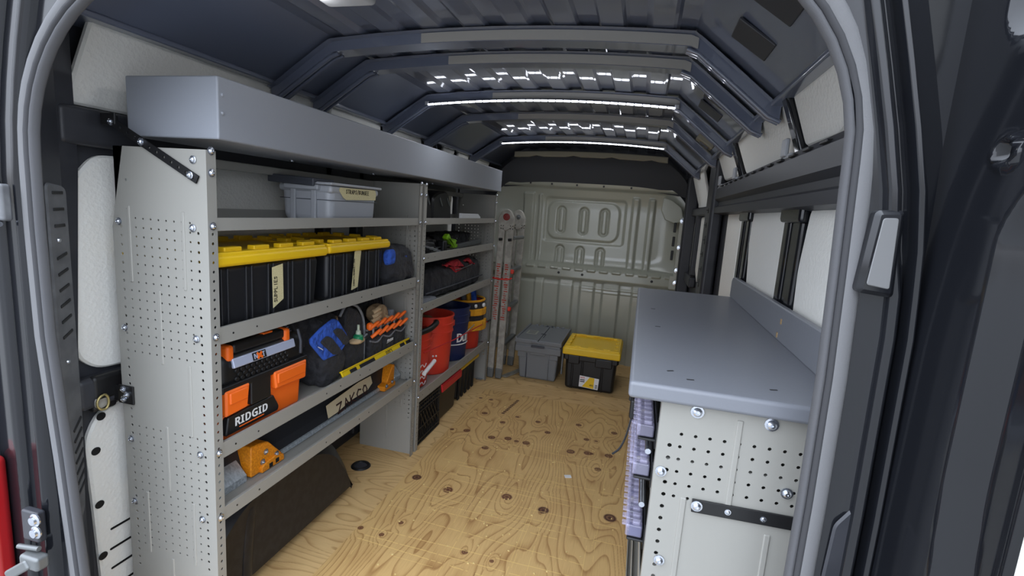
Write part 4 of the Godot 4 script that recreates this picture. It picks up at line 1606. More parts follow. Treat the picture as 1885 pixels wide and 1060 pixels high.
	# slotted black brace across the near end panel
	var br := thing("brace_strap", "slanting black perforated steel strap bolted across the near shelf end", "strap", Vector3(-1.26, 1.43, -1.03))
	var a := Vector3(-1.385, 1.515, -1.0345)
	var bb := Vector3(-1.125, 1.385, -1.0345)
	var L := a.distance_to(bb)
	var us2 := []
	for i in 13:
		us2.append(lerpf(-0.012, L + 0.012, i / 12.0))
	var h2 := {}
	for i in 12:
		h2[Vector2i(i, 1)] = 0.0042
	m = MB.new()
	var dx := (bb - a).normalized()
	perforated(m, us2, [-0.011, -0.007, 0.007, 0.011], h2, 0.003, Transform3D(Basis(dx, Vector3(0, 0, 1).cross(dx), Vector3(0, 0, 1)), a))
	part("strap", m, mt.black, br)
	m = MB.new()
	m.rbox(Vector3(-1.40, 1.525, -1.034), Vector3(0.05, 0.03, 0.006), 0.002)
	m.rbox(Vector3(-1.425, 1.525, -1.055), Vector3(0.005, 0.03, 0.045), 0.002)
	part("angle_bracket", m, mt.black, br)
	for f in [-0.02, 0.36, 0.96]:
		var b := inst("bolt", mt.bolt_mesh, mt.zinc, br)
		b.position = a.lerp(bb, f) + Vector3(0, 0, 0.001) - br.position
	# lower bracket and the ring beside it
	var lb := thing("wall_bracket", "black angle bracket bolting the shelf end to the wall at mid height", "bracket", Vector3(-1.40, 0.75, -1.03))
	m = MB.new()
	m.rbox(Vector3(-1.395, 0.755, -1.036), Vector3(0.055, 0.055, 0.006), 0.002)
	m.rbox(Vector3(-1.44, 0.75, -1.045), Vector3(0.05, 0.045, 0.006), 0.002)
	part("plate", m, mt.black, lb)
	for k in [[-1.40, 0.772], [-1.40, 0.742], [-1.388, 0.757]]:
		var b := inst("bolt", mt.bolt_mesh, mt.zinc, lb)
		b.position = Vector3(k[0], k[1], -1.032) - lb.position
	var dr := thing("tie_down_ring", "brass-coloured D ring in its wall pocket beside the shelf end", "ring", Vector3(-1.45, 0.735, -1.02))
	m = MB.new()
	var path := []
	for k in 16:
		var an := TAU * k / 16
		path.append(Vector3(-1.442, 0.735 + 0.022 * sin(an), -1.008 + 0.020 * cos(an) * (1.0 if cos(an) > 0 else 0.6)))
	m.tube(path, 0.0035, 6, true)
	part("ring", m, mat(Color(0.72, 0.66, 0.45), 0.35, 0.7), dr)
	m = MB.new()
	m.xf = on_x(-1.4525, 0.735, -1.005)
	m.prism(rr(0.036, 0.038, 0.016, 5), 0, 0.004, 0.001)
	m.xf = Transform3D.IDENTITY
	part("pocket_face", m, mt.alu, dr)


# storage tote with its rimmed lid; c is the middle of its base
func tote(called: String, label: String, cat: String, c: Vector3, s: Vector3, lid_h: float, body: Material, lid: Material, group := "", over := 0.012, face_x := true, lug := 0.34) -> Node3D:
	var t := thing(called, label, cat, c, group)
	var bh := s.y - lid_h
	var m := MB.new()
	m.rbox(c + Vector3(0, bh / 2, 0), Vector3(s.x - 0.03, bh, s.z - 0.03), 0.025, 0.95, true)
	part("body", m, body, t)
	# stiffening ribs up the long faces
	m = MB.new()
	var n := 5
	for k in n:
		var f := (k + 0.6) / n - 0.5 + 0.02
		for d in [-0.011, 0.011]:
			if face_x:
				m.rbox(c + Vector3(s.x / 2 - 0.018, bh * 0.48, f * s.z * 0.92 + d), Vector3(0.012, bh * 0.94, 0.007), 0.003)
				if absf(f) < 0.34:
					m.rbox(c + Vector3(f * s.x * 0.85 + d, bh * 0.48, s.z / 2 - 0.018), Vector3(0.007, bh * 0.94, 0.012), 0.003)
			elif absf(f) < 0.42 and absf(f) > 0.12:
				m.rbox(c + Vector3(f * s.x * 0.9 + d * 0.6, bh * 0.44, s.z / 2 - 0.019), Vector3(0.006, bh * 0.84, 0.010), 0.003)
	part("rib", m, body, t).set_meta("kind", "stuff")
	m = MB.new()
	var y := c.y + bh
	m.rbox(Vector3(c.x, y + lid_h * 0.30, c.z), Vector3(s.x + over, lid_h * 0.75, s.z + over), minf(0.012, lid_h * 0.3), 1.0, true)
	# raised edge and sunken middle
	var e := 0.035
	for sg in [-1, 1]:
		m.rbox(Vector3(c.x + sg * (s.x / 2 - e / 2), y + lid_h * 0.68, c.z), Vector3(e, lid_h * 0.30, s.z - 0.01), 0.005)
		m.rbox(Vector3(c.x, y + lid_h * 0.68, c.z + sg * (s.z / 2 - e / 2)), Vector3(s.x - 0.01, lid_h * 0.30, e), 0.005)
	var l := part("lid", m, lid, t)
	for k in 4:
		for sg in [-1, 1]:
			m = MB.new()
			var f := (k + 0.5) / 4.0 - 0.5
			m.rbox(Vector3(c.x + sg * (s.x / 2 - 0.028), y + lid_h * (0.75 + lug / 2), c.z + f * s.z * 0.9), Vector3(0.028, lid_h * lug, s.z * 0.13), 0.004)
			part("lid_lug", m, lid, l)
	for k in 3:
		for sg in [-1, 1]:
			m = MB.new()
			var f := (k + 0.5) / 3.0 - 0.5
			m.rbox(Vector3(c.x + f * s.x * 0.8, y + lid_h * (0.75 + lug / 2), c.z + sg * (s.z / 2 - 0.028)), Vector3(s.x * 0.14, lid_h * lug, 0.028), 0.004)
			part("lid_lug", m, lid, l)
	return t


# strip of tape or card on a face across x, from (z, y) pairs
func strip_x(called: String, x: float, a: Array, material: Material, parent: Node, thick := 0.0012) -> MeshInstance3D:
	var m := MB.new()
	m.xf = on_x(x)
	m.prism(zy(a), 0.0, thick)
	m.xf = Transform3D.IDENTITY
	return part(called, m, material, parent)


func slab_x(called: String, x0: float, x1: float, a: Array, r: float, bev: float, material: Material, parent: Node) -> MeshInstance3D:
	var m := MB.new()
	m.xf = on_x(x0)
	var p := zy(a)
	if r > 0.0:
		p = round_poly(p, r)
	m.prism(p, 0.0, x1 - x0, bev, r > 0.0)
	m.xf = Transform3D.IDENTITY
	return part(called, m, material, parent)


func upright_text(x: float, y: float, z: float) -> Transform3D:
	# runs upwards on a face that looks along +x
	return Transform3D(Basis(Vector3(0, 1, 0), Vector3(0, 0, 1), Vector3(1, 0, 0)), Vector3(x, y, z))


func pts(a: Array, x: float) -> Array:
	var o := []
	for i in range(0, a.size(), 2):
		o.append(Vector3(x, a[i + 1], a[i]))
	return o


func spline(p: Array, n: int) -> Array:
	var c := Curve3D.new()
	for i in p.size():
		var t := Vector3.ZERO
		if i > 0 and i < p.size() - 1:
			t = (p[i + 1] - p[i - 1]) / 6.0
		c.add_point(p[i], -t, t)
	var o := []
	var l := c.get_baked_length()
	for k in n:
		o.append(c.sample_baked(l * k / (n - 1.0), true))
	return o


func goods_near() -> void:
	# --- top shelf: open grey tote with its taped label
	var t := thing("storage_tote", "light grey plastic tote with a STRAPS / BUNGEE tape label, alone on the top shelf", "tote", Vector3(-1.245, 1.2605, -1.79))
	var m := MB.new()
	m.rbox(Vector3(-1.245, 1.334, -1.79), Vector3(0.225, 0.147, 0.335), 0.03, 0.95, true)
	part("body", m, mt.gray_plastic, t)
	m = MB.new()
	m.rbox(Vector3(-1.245, 1.408, -1.79), Vector3(0.25, 0.010, 0.36), 0.004)
	m.rbox(Vector3(-1.245, 1.388, -1.79), Vector3(0.232, 0.03, 0.342), 0.012)
	part("rim", m, mt.gray_plastic, t)
	m = MB.new()
	m.rbox(Vector3(-1.245, 1.347, -1.79), Vector3(0.2235, 0.0025, 0.3335), 0.001)
	part("seam", m, mt.dark_plastic, t)
	for x in [-1.295, -1.205]:
		m = MB.new()
		m.rbox(Vector3(x, 1.325, -1.622), Vector3(0.022, 0.125, 0.012), 0.004)
		part("handle_bar", m, mt.gray_plastic, t)
	m = MB.new()
	m.rbox(Vector3(-1.25, 1.392, -1.612), Vector3(0.15, 0.02, 0.02), 0.005)
	part("grip", m, mt.gray_plastic, t)
	m = MB.new()
	m.xf = Transform3D(Basis(Vector3(0, 0, 1), -0.04), Vector3(-1.285, 1.421, -1.655))
	m.rbox(Vector3.ZERO, Vector3(0.20, 0.016, 0.13), 0.005)
	m.rbox(Vector3(0, -0.012, 0.058), Vector3(0.20, 0.02, 0.012), 0.004)
	m.xf = Transform3D.IDENTITY
	part("loose_lid", m, mt.dark_plastic, t)
	var tape := strip_x("tape_label", -1.1285, [-1.672, 1.398, -1.925, 1.400, -1.935, 1.385, -1.93, 1.358, -1.715, 1.352, -1.695, 1.36, -1.667, 1.386], mt.tape, t)
	m = MB.new()
	scrawl(m, "STRAPS/BUNGEE", Transform3D(Basis(Vector3(0, 0, -1), Vector3(0, 1, 0), Vector3(1, 0, 0)), Vector3(-1.127, 1.377, -1.712)), 0.0145, 0.55, 0.16, 0.34)
	part("handwriting", m, mt.ink, tape)

	# --- second shelf: two black totes with yellow lids, a black and blue bag
	t = tote("storage_tote", "black tote with a yellow lid nearest the opening, tape label SUPPLIES", "tote", Vector3(-1.27, 0.9605, -1.322), Vector3(0.32, 0.236, 0.49), 0.046, mt.tote, mt.yellow, "black totes with yellow lids on the second shelf")
	tape = strip_x("tape_label", -1.119, [-1.301, 1.128, -1.349, 1.136, -1.352, 1.02, -1.305, 0.996], mt.tape, t)
	m = MB.new()
	scrawl(m, "SUPPLIES", upright_text(-1.1175, 1.015, -1.322), 0.013, 0.6, 0.15, 0.22)
	part("handwriting", m, mt.ink, tape)
	t = tote("storage_tote", "black tote with a yellow lid beside the blue-trimmed bag, longer taped note", "tote", Vector3(-1.27, 0.9605, -1.807), Vector3(0.32, 0.236, 0.445), 0.042, mt.tote, mt.yellow, "black totes with yellow lids on the second shelf")
	tape = strip_x("tape_label", -1.119, [-1.765, 1.148, -1.79, 1.156, -1.812, 1.150, -1.79, 1.0, -1.745, 0.992], mt.tape, t)
	m = MB.new()
	scrawl(m, "CONST/MARKETING", upright_text(-1.1175, 1.008, -1.765), 0.010, 0.55, 0.15, 0.2)
	part("handwriting", m, mt.ink, tape)
	t = thing("tool_bag", "slumped black bag with small blue patches beside the yellow-lidded totes", "bag", Vector3(-1.25, 0.9605, -2.16))
	m = MB.new()
	m.blob(Vector3(-1.25, 1.053, -2.168), Vector3(0.30, 0.185, 0.275), 0.45, 0.12, 0.35, 5, 56, 30)
	m.blob(Vector3(-1.20, 1.10, -2.10), Vector3(0.18, 0.12, 0.14), 0.7, 0.2, 0.4, 6)
	part("body", m, mt.cloth_black, t)
	m = MB.new()
	m.blob(Vector3(-1.12, 1.105, -2.055), Vector3(0.04, 0.075, 0.07), 0.6, 0.2, 0.4, 8)
	part("patch", m, mt.cloth_blue, t)
	m = MB.new()
	m.blob(Vector3(-1.135, 1.09, -2.20), Vector3(0.05, 0.05, 0.05), 0.7, 0.3, 0.4, 9)
	part("patch", m, mt.cloth_blue, t)
	m = MB.new()
	m.tube(spline([Vector3(-1.15, 1.12, -2.15), Vector3(-1.125, 1.06, -2.18), Vector3(-1.115, 0.99, -2.20)], 12), 0.004, 6)
	part("zip", m, mt.dark_plastic, t)

	# --- third shelf: toolbox
	t = thing("toolbox", "black and orange plastic toolbox at the near end of the third shelf", "toolbox", Vector3(-1.27, 0.6235, -1.28))
	m = MB.new()
	m.rbox(Vector3(-1.27, 0.705, -1.28), Vector3(0.29, 0.163, 0.345), 0.012, 0.96)
	part("body", m, mt.orange, t)
	m = MB.new()
	m.rbox(Vector3(-1.275, 0.832, -1.28), Vector3(0.305, 0.105, 0.365), 0.03, 1.0, true)
	m.rbox(Vector3(-1.27, 0.788, -1.28), Vector3(0.318, 0.022, 0.372), 0.005)
	var lid := part("lid", m, mt.black, t)
	m = MB.new()
	m.rbox(Vector3(-1.126, 0.75, -1.243), Vector3(0.03, 0.085, 0.085), 0.006)
	part("clasp", m, mt.black, t)
	for a in [[-1.10, 0.785, -1.192, 0.785, -1.182, 0.712, -1.10, 0.708], [-1.295, 0.785, -1.455, 0.785, -1.45, 0.72, -1.302, 0.726]]:
		slab_x("latch", -1.14, -1.106, a, 0.006, 0.005, mt.orange, t)
		slab_x("latch_ridge", -1.11, -1.102, [a[0] - 0.012, 0.778, a[2] + 0.012, 0.778, a[2] + 0.012, 0.742, a[0] - 0.012, 0.742], 0.006, 0.003, mt.orange, t)
	slab_x("name_plate", -1.14, -1.115, [-1.115, 0.70, -1.30, 0.706, -1.325, 0.66, -1.32, 0.645, -1.105, 0.645], 0.006, 0.003, mt.black, t)
	lettering("lettering", "RIDGID", Transform3D(Basis(Vector3(0, 0, -1), Vector3(0, 1, 0), Vector3(1, 0, 0)), Vector3(-1.1148, 0.677, -1.205)), 0.026, mt.white, t, true, 1.1)
	m = MB.new()
	m.rbox(Vector3(-1.1145, 0.657, -1.205), Vector3(0.002, 0.003, 0.10), 0.0008)
	part("underline", m, mt.orange, t)
	m = MB.new()
	m.rbox(Vector3(-1.15, 0.896, -1.262), Vector3(0.045, 0.034, 0.22), 0.012, 1.0, true)
	var hd := part("handle", m, mt.black, t)
	for z in [-1.138, -1.378]:
		m = MB.new()
		m.rbox(Vector3(-1.147, 0.888, z), Vector3(0.05, 0.05, 0.028), 0.011, 1.0, true)
		part("handle_end", m, mt.orange, hd)
	m = MB.new()
	m.rbox(Vector3(-1.15, 0.914, -1.30), Vector3(0.032, 0.006, 0.04), 0.002)
	part("handle_inset", m, mt.orange, hd)
	m = MB.new()
	m.xf = Transform3D(Basis(Vector3(0, 0, 1), 0.25), Vector3(-1.122, 0.857, -1.272))
	m.rbox(Vector3.ZERO, Vector3(0.012, 0.030, 0.265), 0.004)
	m.xf = Transform3D.IDENTITY
	var bar := part("chrome_bar", m, mt.silver, lid)
	m = MB.new()
	m.xf = Transform3D(Basis(Vector3(0, 0, 1), 0.25), Vector3(-1.1155, 0.8585, -1.24))
	m.rbox(Vector3.ZERO, Vector3(0.003, 0.024, 0.055), 0.001)
	m.xf = Transform3D.IDENTITY
	part("emblem", m, mt.ink, lid)
	m = MB.new()
	for a in [0.7, -0.7]:
		m.xf = Transform3D(Basis(Vector3(0, 0, 1), 0.25) * Basis(Vector3(1, 0, 0), a), Vector3(-1.1135, 0.8588, -1.24))
		m.rbox(Vector3.ZERO, Vector3(0.002, 0.008, 0.027), 0.0008)
	m.xf = Transform3D.IDENTITY
	part("emblem_star", m, mt.orange, lid)
	for k in 2:
		lettering("lettering", ["N", "T"][k], Transform3D(Basis(Vector3(0, 0, 1), 0.25) * Basis(Vector3(0, 0, -1), Vector3(0, 1, 0), Vector3(1, 0, 0)), Vector3(-1.1136, 0.8588, -1.224 - 0.032 * k)), 0.017, mt.silver, lid, true)
	m = MB.new()
	for r in 3:
		for k in 11:
			m.xf = Transform3D(Basis(Vector3(0, 0, 1), PI / 2), Vector3(-1.121, 0.832 - 0.013 * r, -1.155 - 0.021 * k - 0.0105 * (r % 2)))
			m.lathe([Vector2(0.0085, 0), Vector2(0.007, -0.004), Vector2(0, -0.004)], Vector3.ZERO, 6)
	m.xf = Transform3D.IDENTITY
	part("grip_studs", m, mt.black, lid).set_meta("kind", "stuff")
	m = MB.new()
	m.tube([Vector3(-1.122, 0.90, -1.425), Vector3(-1.112, 0.86, -1.428), Vector3(-1.114, 0.815, -1.43)], 0.005, 8)
	part("side_bar", m, mt.dark_plastic, lid)

	# round black bag behind, shown by its zip teeth
	t = thing("zip_bag", "round black bag with pale zip teeth squeezed beside the orange toolbox", "bag", Vector3(-1.29, 0.6235, -1.53))
	m = MB.new()
	m.blob(Vector3(-1.30, 0.77, -1.505), Vector3(0.25, 0.292, 0.055), 0.55, 0.05, 0.3, 15, 48, 26)
	part("body", m, mt.cloth_black, t)
	m = MB.new()
	for k in 26:
		var a := lerpf(0.15, 1.75, k / 25.0)
		m.box(Vector3(-1.285 + cos(a) * 0.125, 0.77 + sin(a) * 0.142, -1.480), Vector3(0.003, 0.003, 0.009))
	part("zip_teeth", m, mt.silver, t).set_meta("kind", "stuff")

	# black bag with the blue pocket flap
	t = thing("tool_bag", "black tool bag with a bright blue pocket flap in the middle of the third shelf", "bag", Vector3(-1.28, 0.6235, -1.64))
	m = MB.new()
	m.blob(Vector3(-1.28, 0.762, -1.648), Vector3(0.27, 0.278, 0.17), 0.4, 0.10, 0.32, 21, 80, 48)
	m.blob(Vector3(-1.195, 0.695, -1.655), Vector3(0.14, 0.145, 0.16), 0.5, 0.16, 0.4, 22, 60, 36)
	m.blob(Vector3(-1.30, 0.84, -1.60), Vector3(0.22, 0.17, 0.16), 0.6, 0.15, 0.4, 23, 48, 26)
	part("body", m, mt.cloth_black, t)
	var flap := MB.new()
	var fl := zy([-1.505, 0.842, -1.570, 0.872, -1.641, 0.892, -1.677, 0.879, -1.735, 0.812, -1.745, 0.79, -1.714, 0.758, -1.686, 0.737, -1.587, 0.738, -1.508, 0.821])
	flap.xf = on_x(-1.142)
	flap.prism(round_poly(fl, 0.008), 0.0, 0.016, 0.006, true)
	flap.xf = Transform3D.IDENTITY
	var fp := part("pocket_flap", flap, mt.cloth_blue, t)
	slab_x("pocket", -1.135, -1.119, [-1.553, 0.82, -1.592, 0.836, -1.624, 0.821, -1.692, 0.751, -1.686, 0.741, -1.64, 0.746], 0.012, 0.004, mt.cloth_black, fp)
	slab_x("pocket", -1.135, -1.119, [-1.632, 0.845, -1.656, 0.853, -1.69, 0.841, -1.742, 0.79, -1.738, 0.77, -1.712, 0.767], 0.012, 0.004, mt.cloth_black, fp)
	strip_x("woven_tag", -1.1255, [-1.54, 0.807, -1.545, 0.801, -1.572, 0.784, -1.568, 0.79], mt.white, fp)

	# open-topped tool carrier with a green bottle
	t = thing("tool_carrier", "small black open tool carrier with grey piping, holding the green bottle", "tool carrier", Vector3(-1.28, 0.6235, -1.83))
	m = MB.new()
	m.rbox(Vector3(-1.28, 0.69, -1.825), Vector3(0.26, 0.13, 0.165), 0.02, 1.0, true)
	m.rbox(Vector3(-1.16, 0.685, -1.83), Vector3(0.03, 0.12, 0.14), 0.012)
	part("body", m, mt.cloth_black, t)
	var arch := [-1.735, 0.70, -1.735, 0.84, -1.765, 0.905, -1.80, 0.915, -1.86, 0.893, -1.895, 0.85, -1.912, 0.80, -1.915, 0.70]
	slab_x("back_panel", -1.30, -1.27, arch, 0.02, 0.004, mt.cloth_black, t)
	m = MB.new()
	m.tube(spline(pts([-1.73, 0.88, -1.765, 0.915, -1.80, 0.92, -1.86, 0.898, -1.90, 0.85, -1.915, 0.80, -1.917, 0.75, -1.917, 0.63], -1.16), 40), 0.006, 6)
	part("piping", m, mt.cloth_gray, t)
	slab_x("end_panel", -1.26, -1.16, [-1.765, 0.76, -1.775, 0.885, -1.80, 0.908, -1.86, 0.885, -1.895, 0.85, -1.91, 0.80, -1.912, 0.76], 0.02, 0.005, mt.cloth_black, t)
	m = MB.new()
	m.tube(spline(pts([-1.845, 0.752, -1.88, 0.757, -1.915, 0.765], -1.145), 10), 0.005, 6)
	part("piping", m, mt.cloth_gray, t)
	t = thing("squeeze_bottle", "small green squeeze bottle with a pale nozzle", "bottle", Vector3(-1.145, 0.745, -1.845))
	m = MB.new()
	m.lathe([Vector2(0, 0), Vector2(0.020, 0.001), Vector2(0.022, 0.012), Vector2(0.022, 0.026), Vector2(0.012, 0.034)], Vector3(-1.145, 0.748, -1.845), 18)
	part("bottle", m, mt.green, t)
	m = MB.new()
	m.lathe([Vector2(0.012, 0.033), Vector2(0.010, 0.048), Vector2(0.006, 0.052), Vector2(0.005, 0.075), Vector2(0, 0.076)], Vector3(-1.145, 0.748, -1.845), 14)
	part("nozzle", m, mat(Color(0.70, 0.74, 0.66), 0.4), t)
	m = MB.new()
	m.blob(Vector3(-1.15, 0.752, -1.84), Vector3(0.05, 0.026, 0.085), 0.8, 0.2, 0.4, 31)
	tag(part("rag", m, mt.tan), "pale rag bundled under the green bottle", "rag")
	m = MB.new()
	m.xf = Transform3D(Basis(Vector3(1, 0, 0), 0.3), Vector3(-1.215, 0.845, -1.765))
	m.lathe([Vector2(0.011, -0.02), Vector2(0.021, -0.02), Vector2(0.021, 0.02), Vector2(0.011, 0.02), Vector2(0.011, -0.02)], Vector3.ZERO, 20)
	m.xf = Transform3D.IDENTITY
	tag(part("tape_roll", m, mt.tan), "tan tape roll peeping above the blue pocket flap", "tape roll")

	# larger carrier with the orange clamps
	t = thing("tool_carrier", "large black open tool carrier with pockets full of orange clamps", "tool carrier", Vector3(-1.28, 0.6235, -2.11))
	m = MB.new()
	m.rbox(Vector3(-1.285, 0.70, -2.11), Vector3(0.25, 0.15, 0.355), 0.02, 1.0, true)
	part("body", m, mt.cloth_black, t)
	for k in 3:
		m = MB.new()
		m.rbox(Vector3(-1.155, 0.68, -1.99 - 0.118 * k), Vector3(0.035, 0.11, 0.112), 0.014, 0.96, true)
		part("pocket", m, mt.cloth_black, t)
		m = MB.new()
		var zc := -1.99 - 0.118 * k
		m.tube(spline([Vector3(-1.14, 0.728, zc + 0.055), Vector3(-1.136, 0.712, zc), Vector3(-1.14, 0.728, zc - 0.055)], 10), 0.0045, 6)
		part("piping", m, mt.cloth_gray, t)
	slab_x("back_panel", -1.31, -1.28, [-1.94, 0.77, -1.96, 0.87, -2.03, 0.925, -2.16, 0.935, -2.24, 0.905, -2.285, 0.84, -2.29, 0.77], 0.03, 0.005, mt.cloth_black, t)
	m = MB.new()
	m.tube(spline(pts([-1.94, 0.80, -1.96, 0.875, -2.03, 0.928, -2.16, 0.938, -2.24, 0.908, -2.288, 0.84, -2.293, 0.77], -1.278), 40), 0.006, 6)
	part("piping", m, mt.cloth_gray, t)
	m = MB.new()
	m.tube(spline([Vector3(-1.28, 0.93, -2.08), Vector3(-1.27, 0.90, -2.12), Vector3(-1.265, 0.86, -2.17)], 12), 0.012, 8, false, 0.4)
	part("carry_strap", m, mt.cloth_black, t)
	m = MB.new()
	m.tube(spline(pts([-1.935, 0.775, -2.05, 0.768, -2.20, 0.772, -2.29, 0.778], -1.16), 24), 0.005, 6)
	part("piping", m, mt.cloth_gray, t)
	m = MB.new()
	m.xf = Transform3D(Basis(Vector3(0, 0, -1), Vector3(0, 1, 0), Vector3(1, 0, 0)), Vector3(-1.1365, 0.688, -2.085))
	for k in 5:
		m.prism(pv([k * 0.012, 0.0, k * 0.012 + 0.008, 0.001, k * 0.012 + 0.011, 0.013 if k == 0 else 0.009, k * 0.012 + 0.003, 0.010]), 0, 0.001)
	m.prism(pv([-0.002, -0.006, 0.058, -0.002, 0.058, 0.0, -0.002, -0.004]), 0, 0.001)
	m.xf = Transform3D.IDENTITY
	part("maker_badge", m, mt.white, t).set_meta("kind", "stuff")
	var wh := ["nearest the grey upright piping", "second along the row", "third along the row", "fourth along the row", "farthest, against the perforated panel"]
	for k in 5:
		var z := -1.985 - 0.066 * k
		var c := thing("spring_clamp", "orange-handled spring clamp in the carrier pockets, " + wh[k], "clamp", Vector3(-1.145, 0.745, z), "orange spring clamps in the carrier")
		for h in 2:
			m = MB.new()
			var y := 0.758 + 0.036 * h
			var o := 0.012 * (1 - h)
			m.tube(spline([Vector3(-1.155 + o, y - 0.016, z + 0.034), Vector3(-1.138 + o, y + 0.002, z + 0.020), Vector3(-1.136 + o, y + 0.010 + 0.003 * (k % 2), z - 0.006), Vector3(-1.15 + o, y + 0.002, z - 0.028)], 12), 0.0105, 8, false, 0.8)
			part("grip", m, mt.orange, c)
		m = MB.new()
		m.rbox(Vector3(-1.152, 0.765, z + 0.004), Vector3(0.006, 0.05, 0.012), 0.002)
		part("jaw", m, mt.galv, c)
	t = thing("work_glove", "tan leather work glove draped over the clamp carrier", "glove", Vector3(-1.19, 0.77, -2.11))
	m = MB.new()
	m.blob(Vector3(-1.215, 0.818, -2.12), Vector3(0.08, 0.085, 0.14), 0.75, 0.15, 0.35, 41, 40, 24)
	for k in 4:
		var y := 0.852 - 0.022 * k
		var z := -2.06 + 0.004 * k
		m.tube(spline([Vector3(-1.19, y, z - 0.05), Vector3(-1.172, y + 0.006, z - 0.015), Vector3(-1.17, y - 0.002, z + 0.018), Vector3(-1.18, y - 0.012, z + 0.04)], 12), 0.0125, 8)
	m.tube(spline([Vector3(-1.18, 0.80, -2.13), Vector3(-1.165, 0.785, -2.16), Vector3(-1.165, 0.772, -2.195)], 8), 0.012, 8)
	part("glove", m, mt.tan, t)
	m = MB.new()
	m.rbox(Vector3(-1.20, 0.80, -2.195), Vector3(0.07, 0.05, 0.035), 0.012, 1.0, true)
	part("cuff", m, mt.cloth_gray, t)
	m = MB.new()
	m.blob(Vector3(-1.155, 0.79, -1.955), Vector3(0.03, 0.036, 0.03), 0.8, 0.05, 0.2, 43, 20, 12)
	tag(part("orange_cap", m, mt.orange), "round orange cap at the near corner of the clamp carrier", "cap")
	# spirit level behind the lip
	t = thing("spirit_level", "yellow spirit level with black windows lying along the third shelf's front lip", "level", Vector3(-1.115, 0.624, -1.985))
	var tilt := Transform3D(Basis(Vector3(0, 0, 1), 0.5), Vector3(-1.115, 0.645, -1.985))
	m = MB.new()
	m.xf = tilt
	m.rbox(Vector3(0, 0, 0), Vector3(0.008, 0.038, 0.60), 0.002)
	m.rbox(Vector3(0, 0.018, 0), Vector3(0.018, 0.005, 0.60), 0.002)
	m.rbox(Vector3(0, -0.018, 0), Vector3(0.018, 0.005, 0.60), 0.002)
	m.xf = Transform3D.IDENTITY
	part("beam", m, mt.level_yellow, t)
	for z in [0.225, 0.115, -0.21, -0.275]:
		m = MB.new()
		m.xf = tilt
		m.rbox(Vector3(0.0045, 0.0, z), Vector3(0.006, 0.022, 0.045 if z != 0.115 else 0.12), 0.002)
		m.xf = Transform3D.IDENTITY
		part("window", m, mt.ink, t)
	var xt := tilt * Transform3D(Basis(Vector3(0, 0, -1), Vector3(0, 1, 0), Vector3(1, 0, 0)), Vector3(0.0045, 0.0, -0.08))
	lettering("lettering", "DTCL", xt, 0.02, mt.ink, t, true)

	# --- fourth shelf: long sheet-bending tool with orange end brackets and a card
	t = thing("bending_brake", "long dark steel sheet-bending tool with orange end brackets on the lowest shelf", "tool", Vector3(-1.28, 0.4235, -1.75))
	m = MB.new()
	m.prism(pv([-1.40, 0.426, -1.195, 0.426, -1.185, 0.436, -1.200, 0.470, -1.225, 0.555, -1.25, 0.575, -1.40, 0.575]), -2.24, -1.18, 0.003)
	part("beam", m, mat(Color(0.20, 0.205, 0.22), 0.32, 0.3), t)
	m = MB.new()
	m.prism(pv([-1.188, 0.428, -1.176, 0.428, -1.180, 0.442, -1.192, 0.442]), -2.22, -1.40, 0.002)
	part("clamp_rail", m, mt.galv, t)
	m = MB.new()
	m.prism(pv([-1.40, 0.4245, -1.165, 0.4245, -1.165, 0.447, -1.215, 0.50, -1.23, 0.545, -1.40, 0.56]), -1.235, -1.115, 0.003)
	part("end_casting", m, mt.galv, t)
	m = MB.new()
	m.prism(pv([-1.40, 0.425, -1.175, 0.425, -1.17, 0.45, -1.22, 0.51, -1.26, 0.53, -1.40, 0.53]), -2.31, -2.235, 0.006)
	part("end_casting", m, mt.galv, t)
	slab_x("bracket", -1.36, -1.160, [-1.245, 0.428, -1.247, 0.535, -1.285, 0.532, -1.325, 0.522, -1.395, 0.445, -1.395, 0.428], 0.008, 0.003, mt.orange_steel, t)
	slab_x("bracket", -1.36, -1.150, [-1.285, 0.426, -1.285, 0.448, -1.30, 0.456, -1.345, 0.462, -1.39, 0.448, -1.392, 0.426], 0.004, 0.003, mt.orange_steel, t)
	slab_x("bracket", -1.36, -1.165, [-2.135, 0.426, -2.135, 0.44, -2.205, 0.535, -2.225, 0.53, -2.22, 0.426], 0.004, 0.003, mt.orange_steel, t)
	slab_x("bracket", -1.36, -1.15, [-2.10, 0.426, -2.10, 0.45, -2.15, 0.455, -2.21, 0.448, -2.21, 0.426], 0.004, 0.003, mt.orange_steel, t)
	for c in [[-1.31, 0.492], [-1.36, 0.46], [-1.295, 0.462], [-2.115, 0.452], [-2.17, 0.457]]:
		var b := inst("bolt", mt.bolt_mesh, mt.zinc, t)
		b.position = Vector3(-1.158 if c[0] > -2 else -1.149, c[1], c[0]) - t.position
		b.rotation.y = PI / 2
	for c in [[-1.325, 0.438], [-1.355, 0.441]]:
		m = MB.new()
		m.rbox(Vector3(-1.15, c[1], c[0]), Vector3(0.003, 0.016, 0.016), 0.001)
		part("slot", m, mt.ink, t)
	var k2 := 0.968
	var card := []
	for q in [[-1.743, 0.423], [-1.742, 0.479], [-1.819, 0.486], [-1.997, 0.500], [-2.105, 0.498], [-2.11, 0.46], [-2.063, 0.441], [-1.915, 0.44], [-1.805, 0.425]]:
		card.append(q[0] * k2)
		card.append(1.36 - (1.36 - q[1]) * k2 + 0.008)
	t = thing("name_card", "torn tan card hand-lettered ZAKCO, stuck on the bending tool", "card", Vector3(-1.18, 0.46, -1.86))
	var cd := MB.new()
	cd.xf = Transform3D(Basis(Vector3(0, 0, -1), Vector3(-0.2, 0.98, 0), Vector3(0.98, 0.2, 0)), Vector3(-1.088, 0.0, 0.0))
	cd.prism(zy(card), 0.0, 0.0015)
	cd.xf = Transform3D.IDENTITY
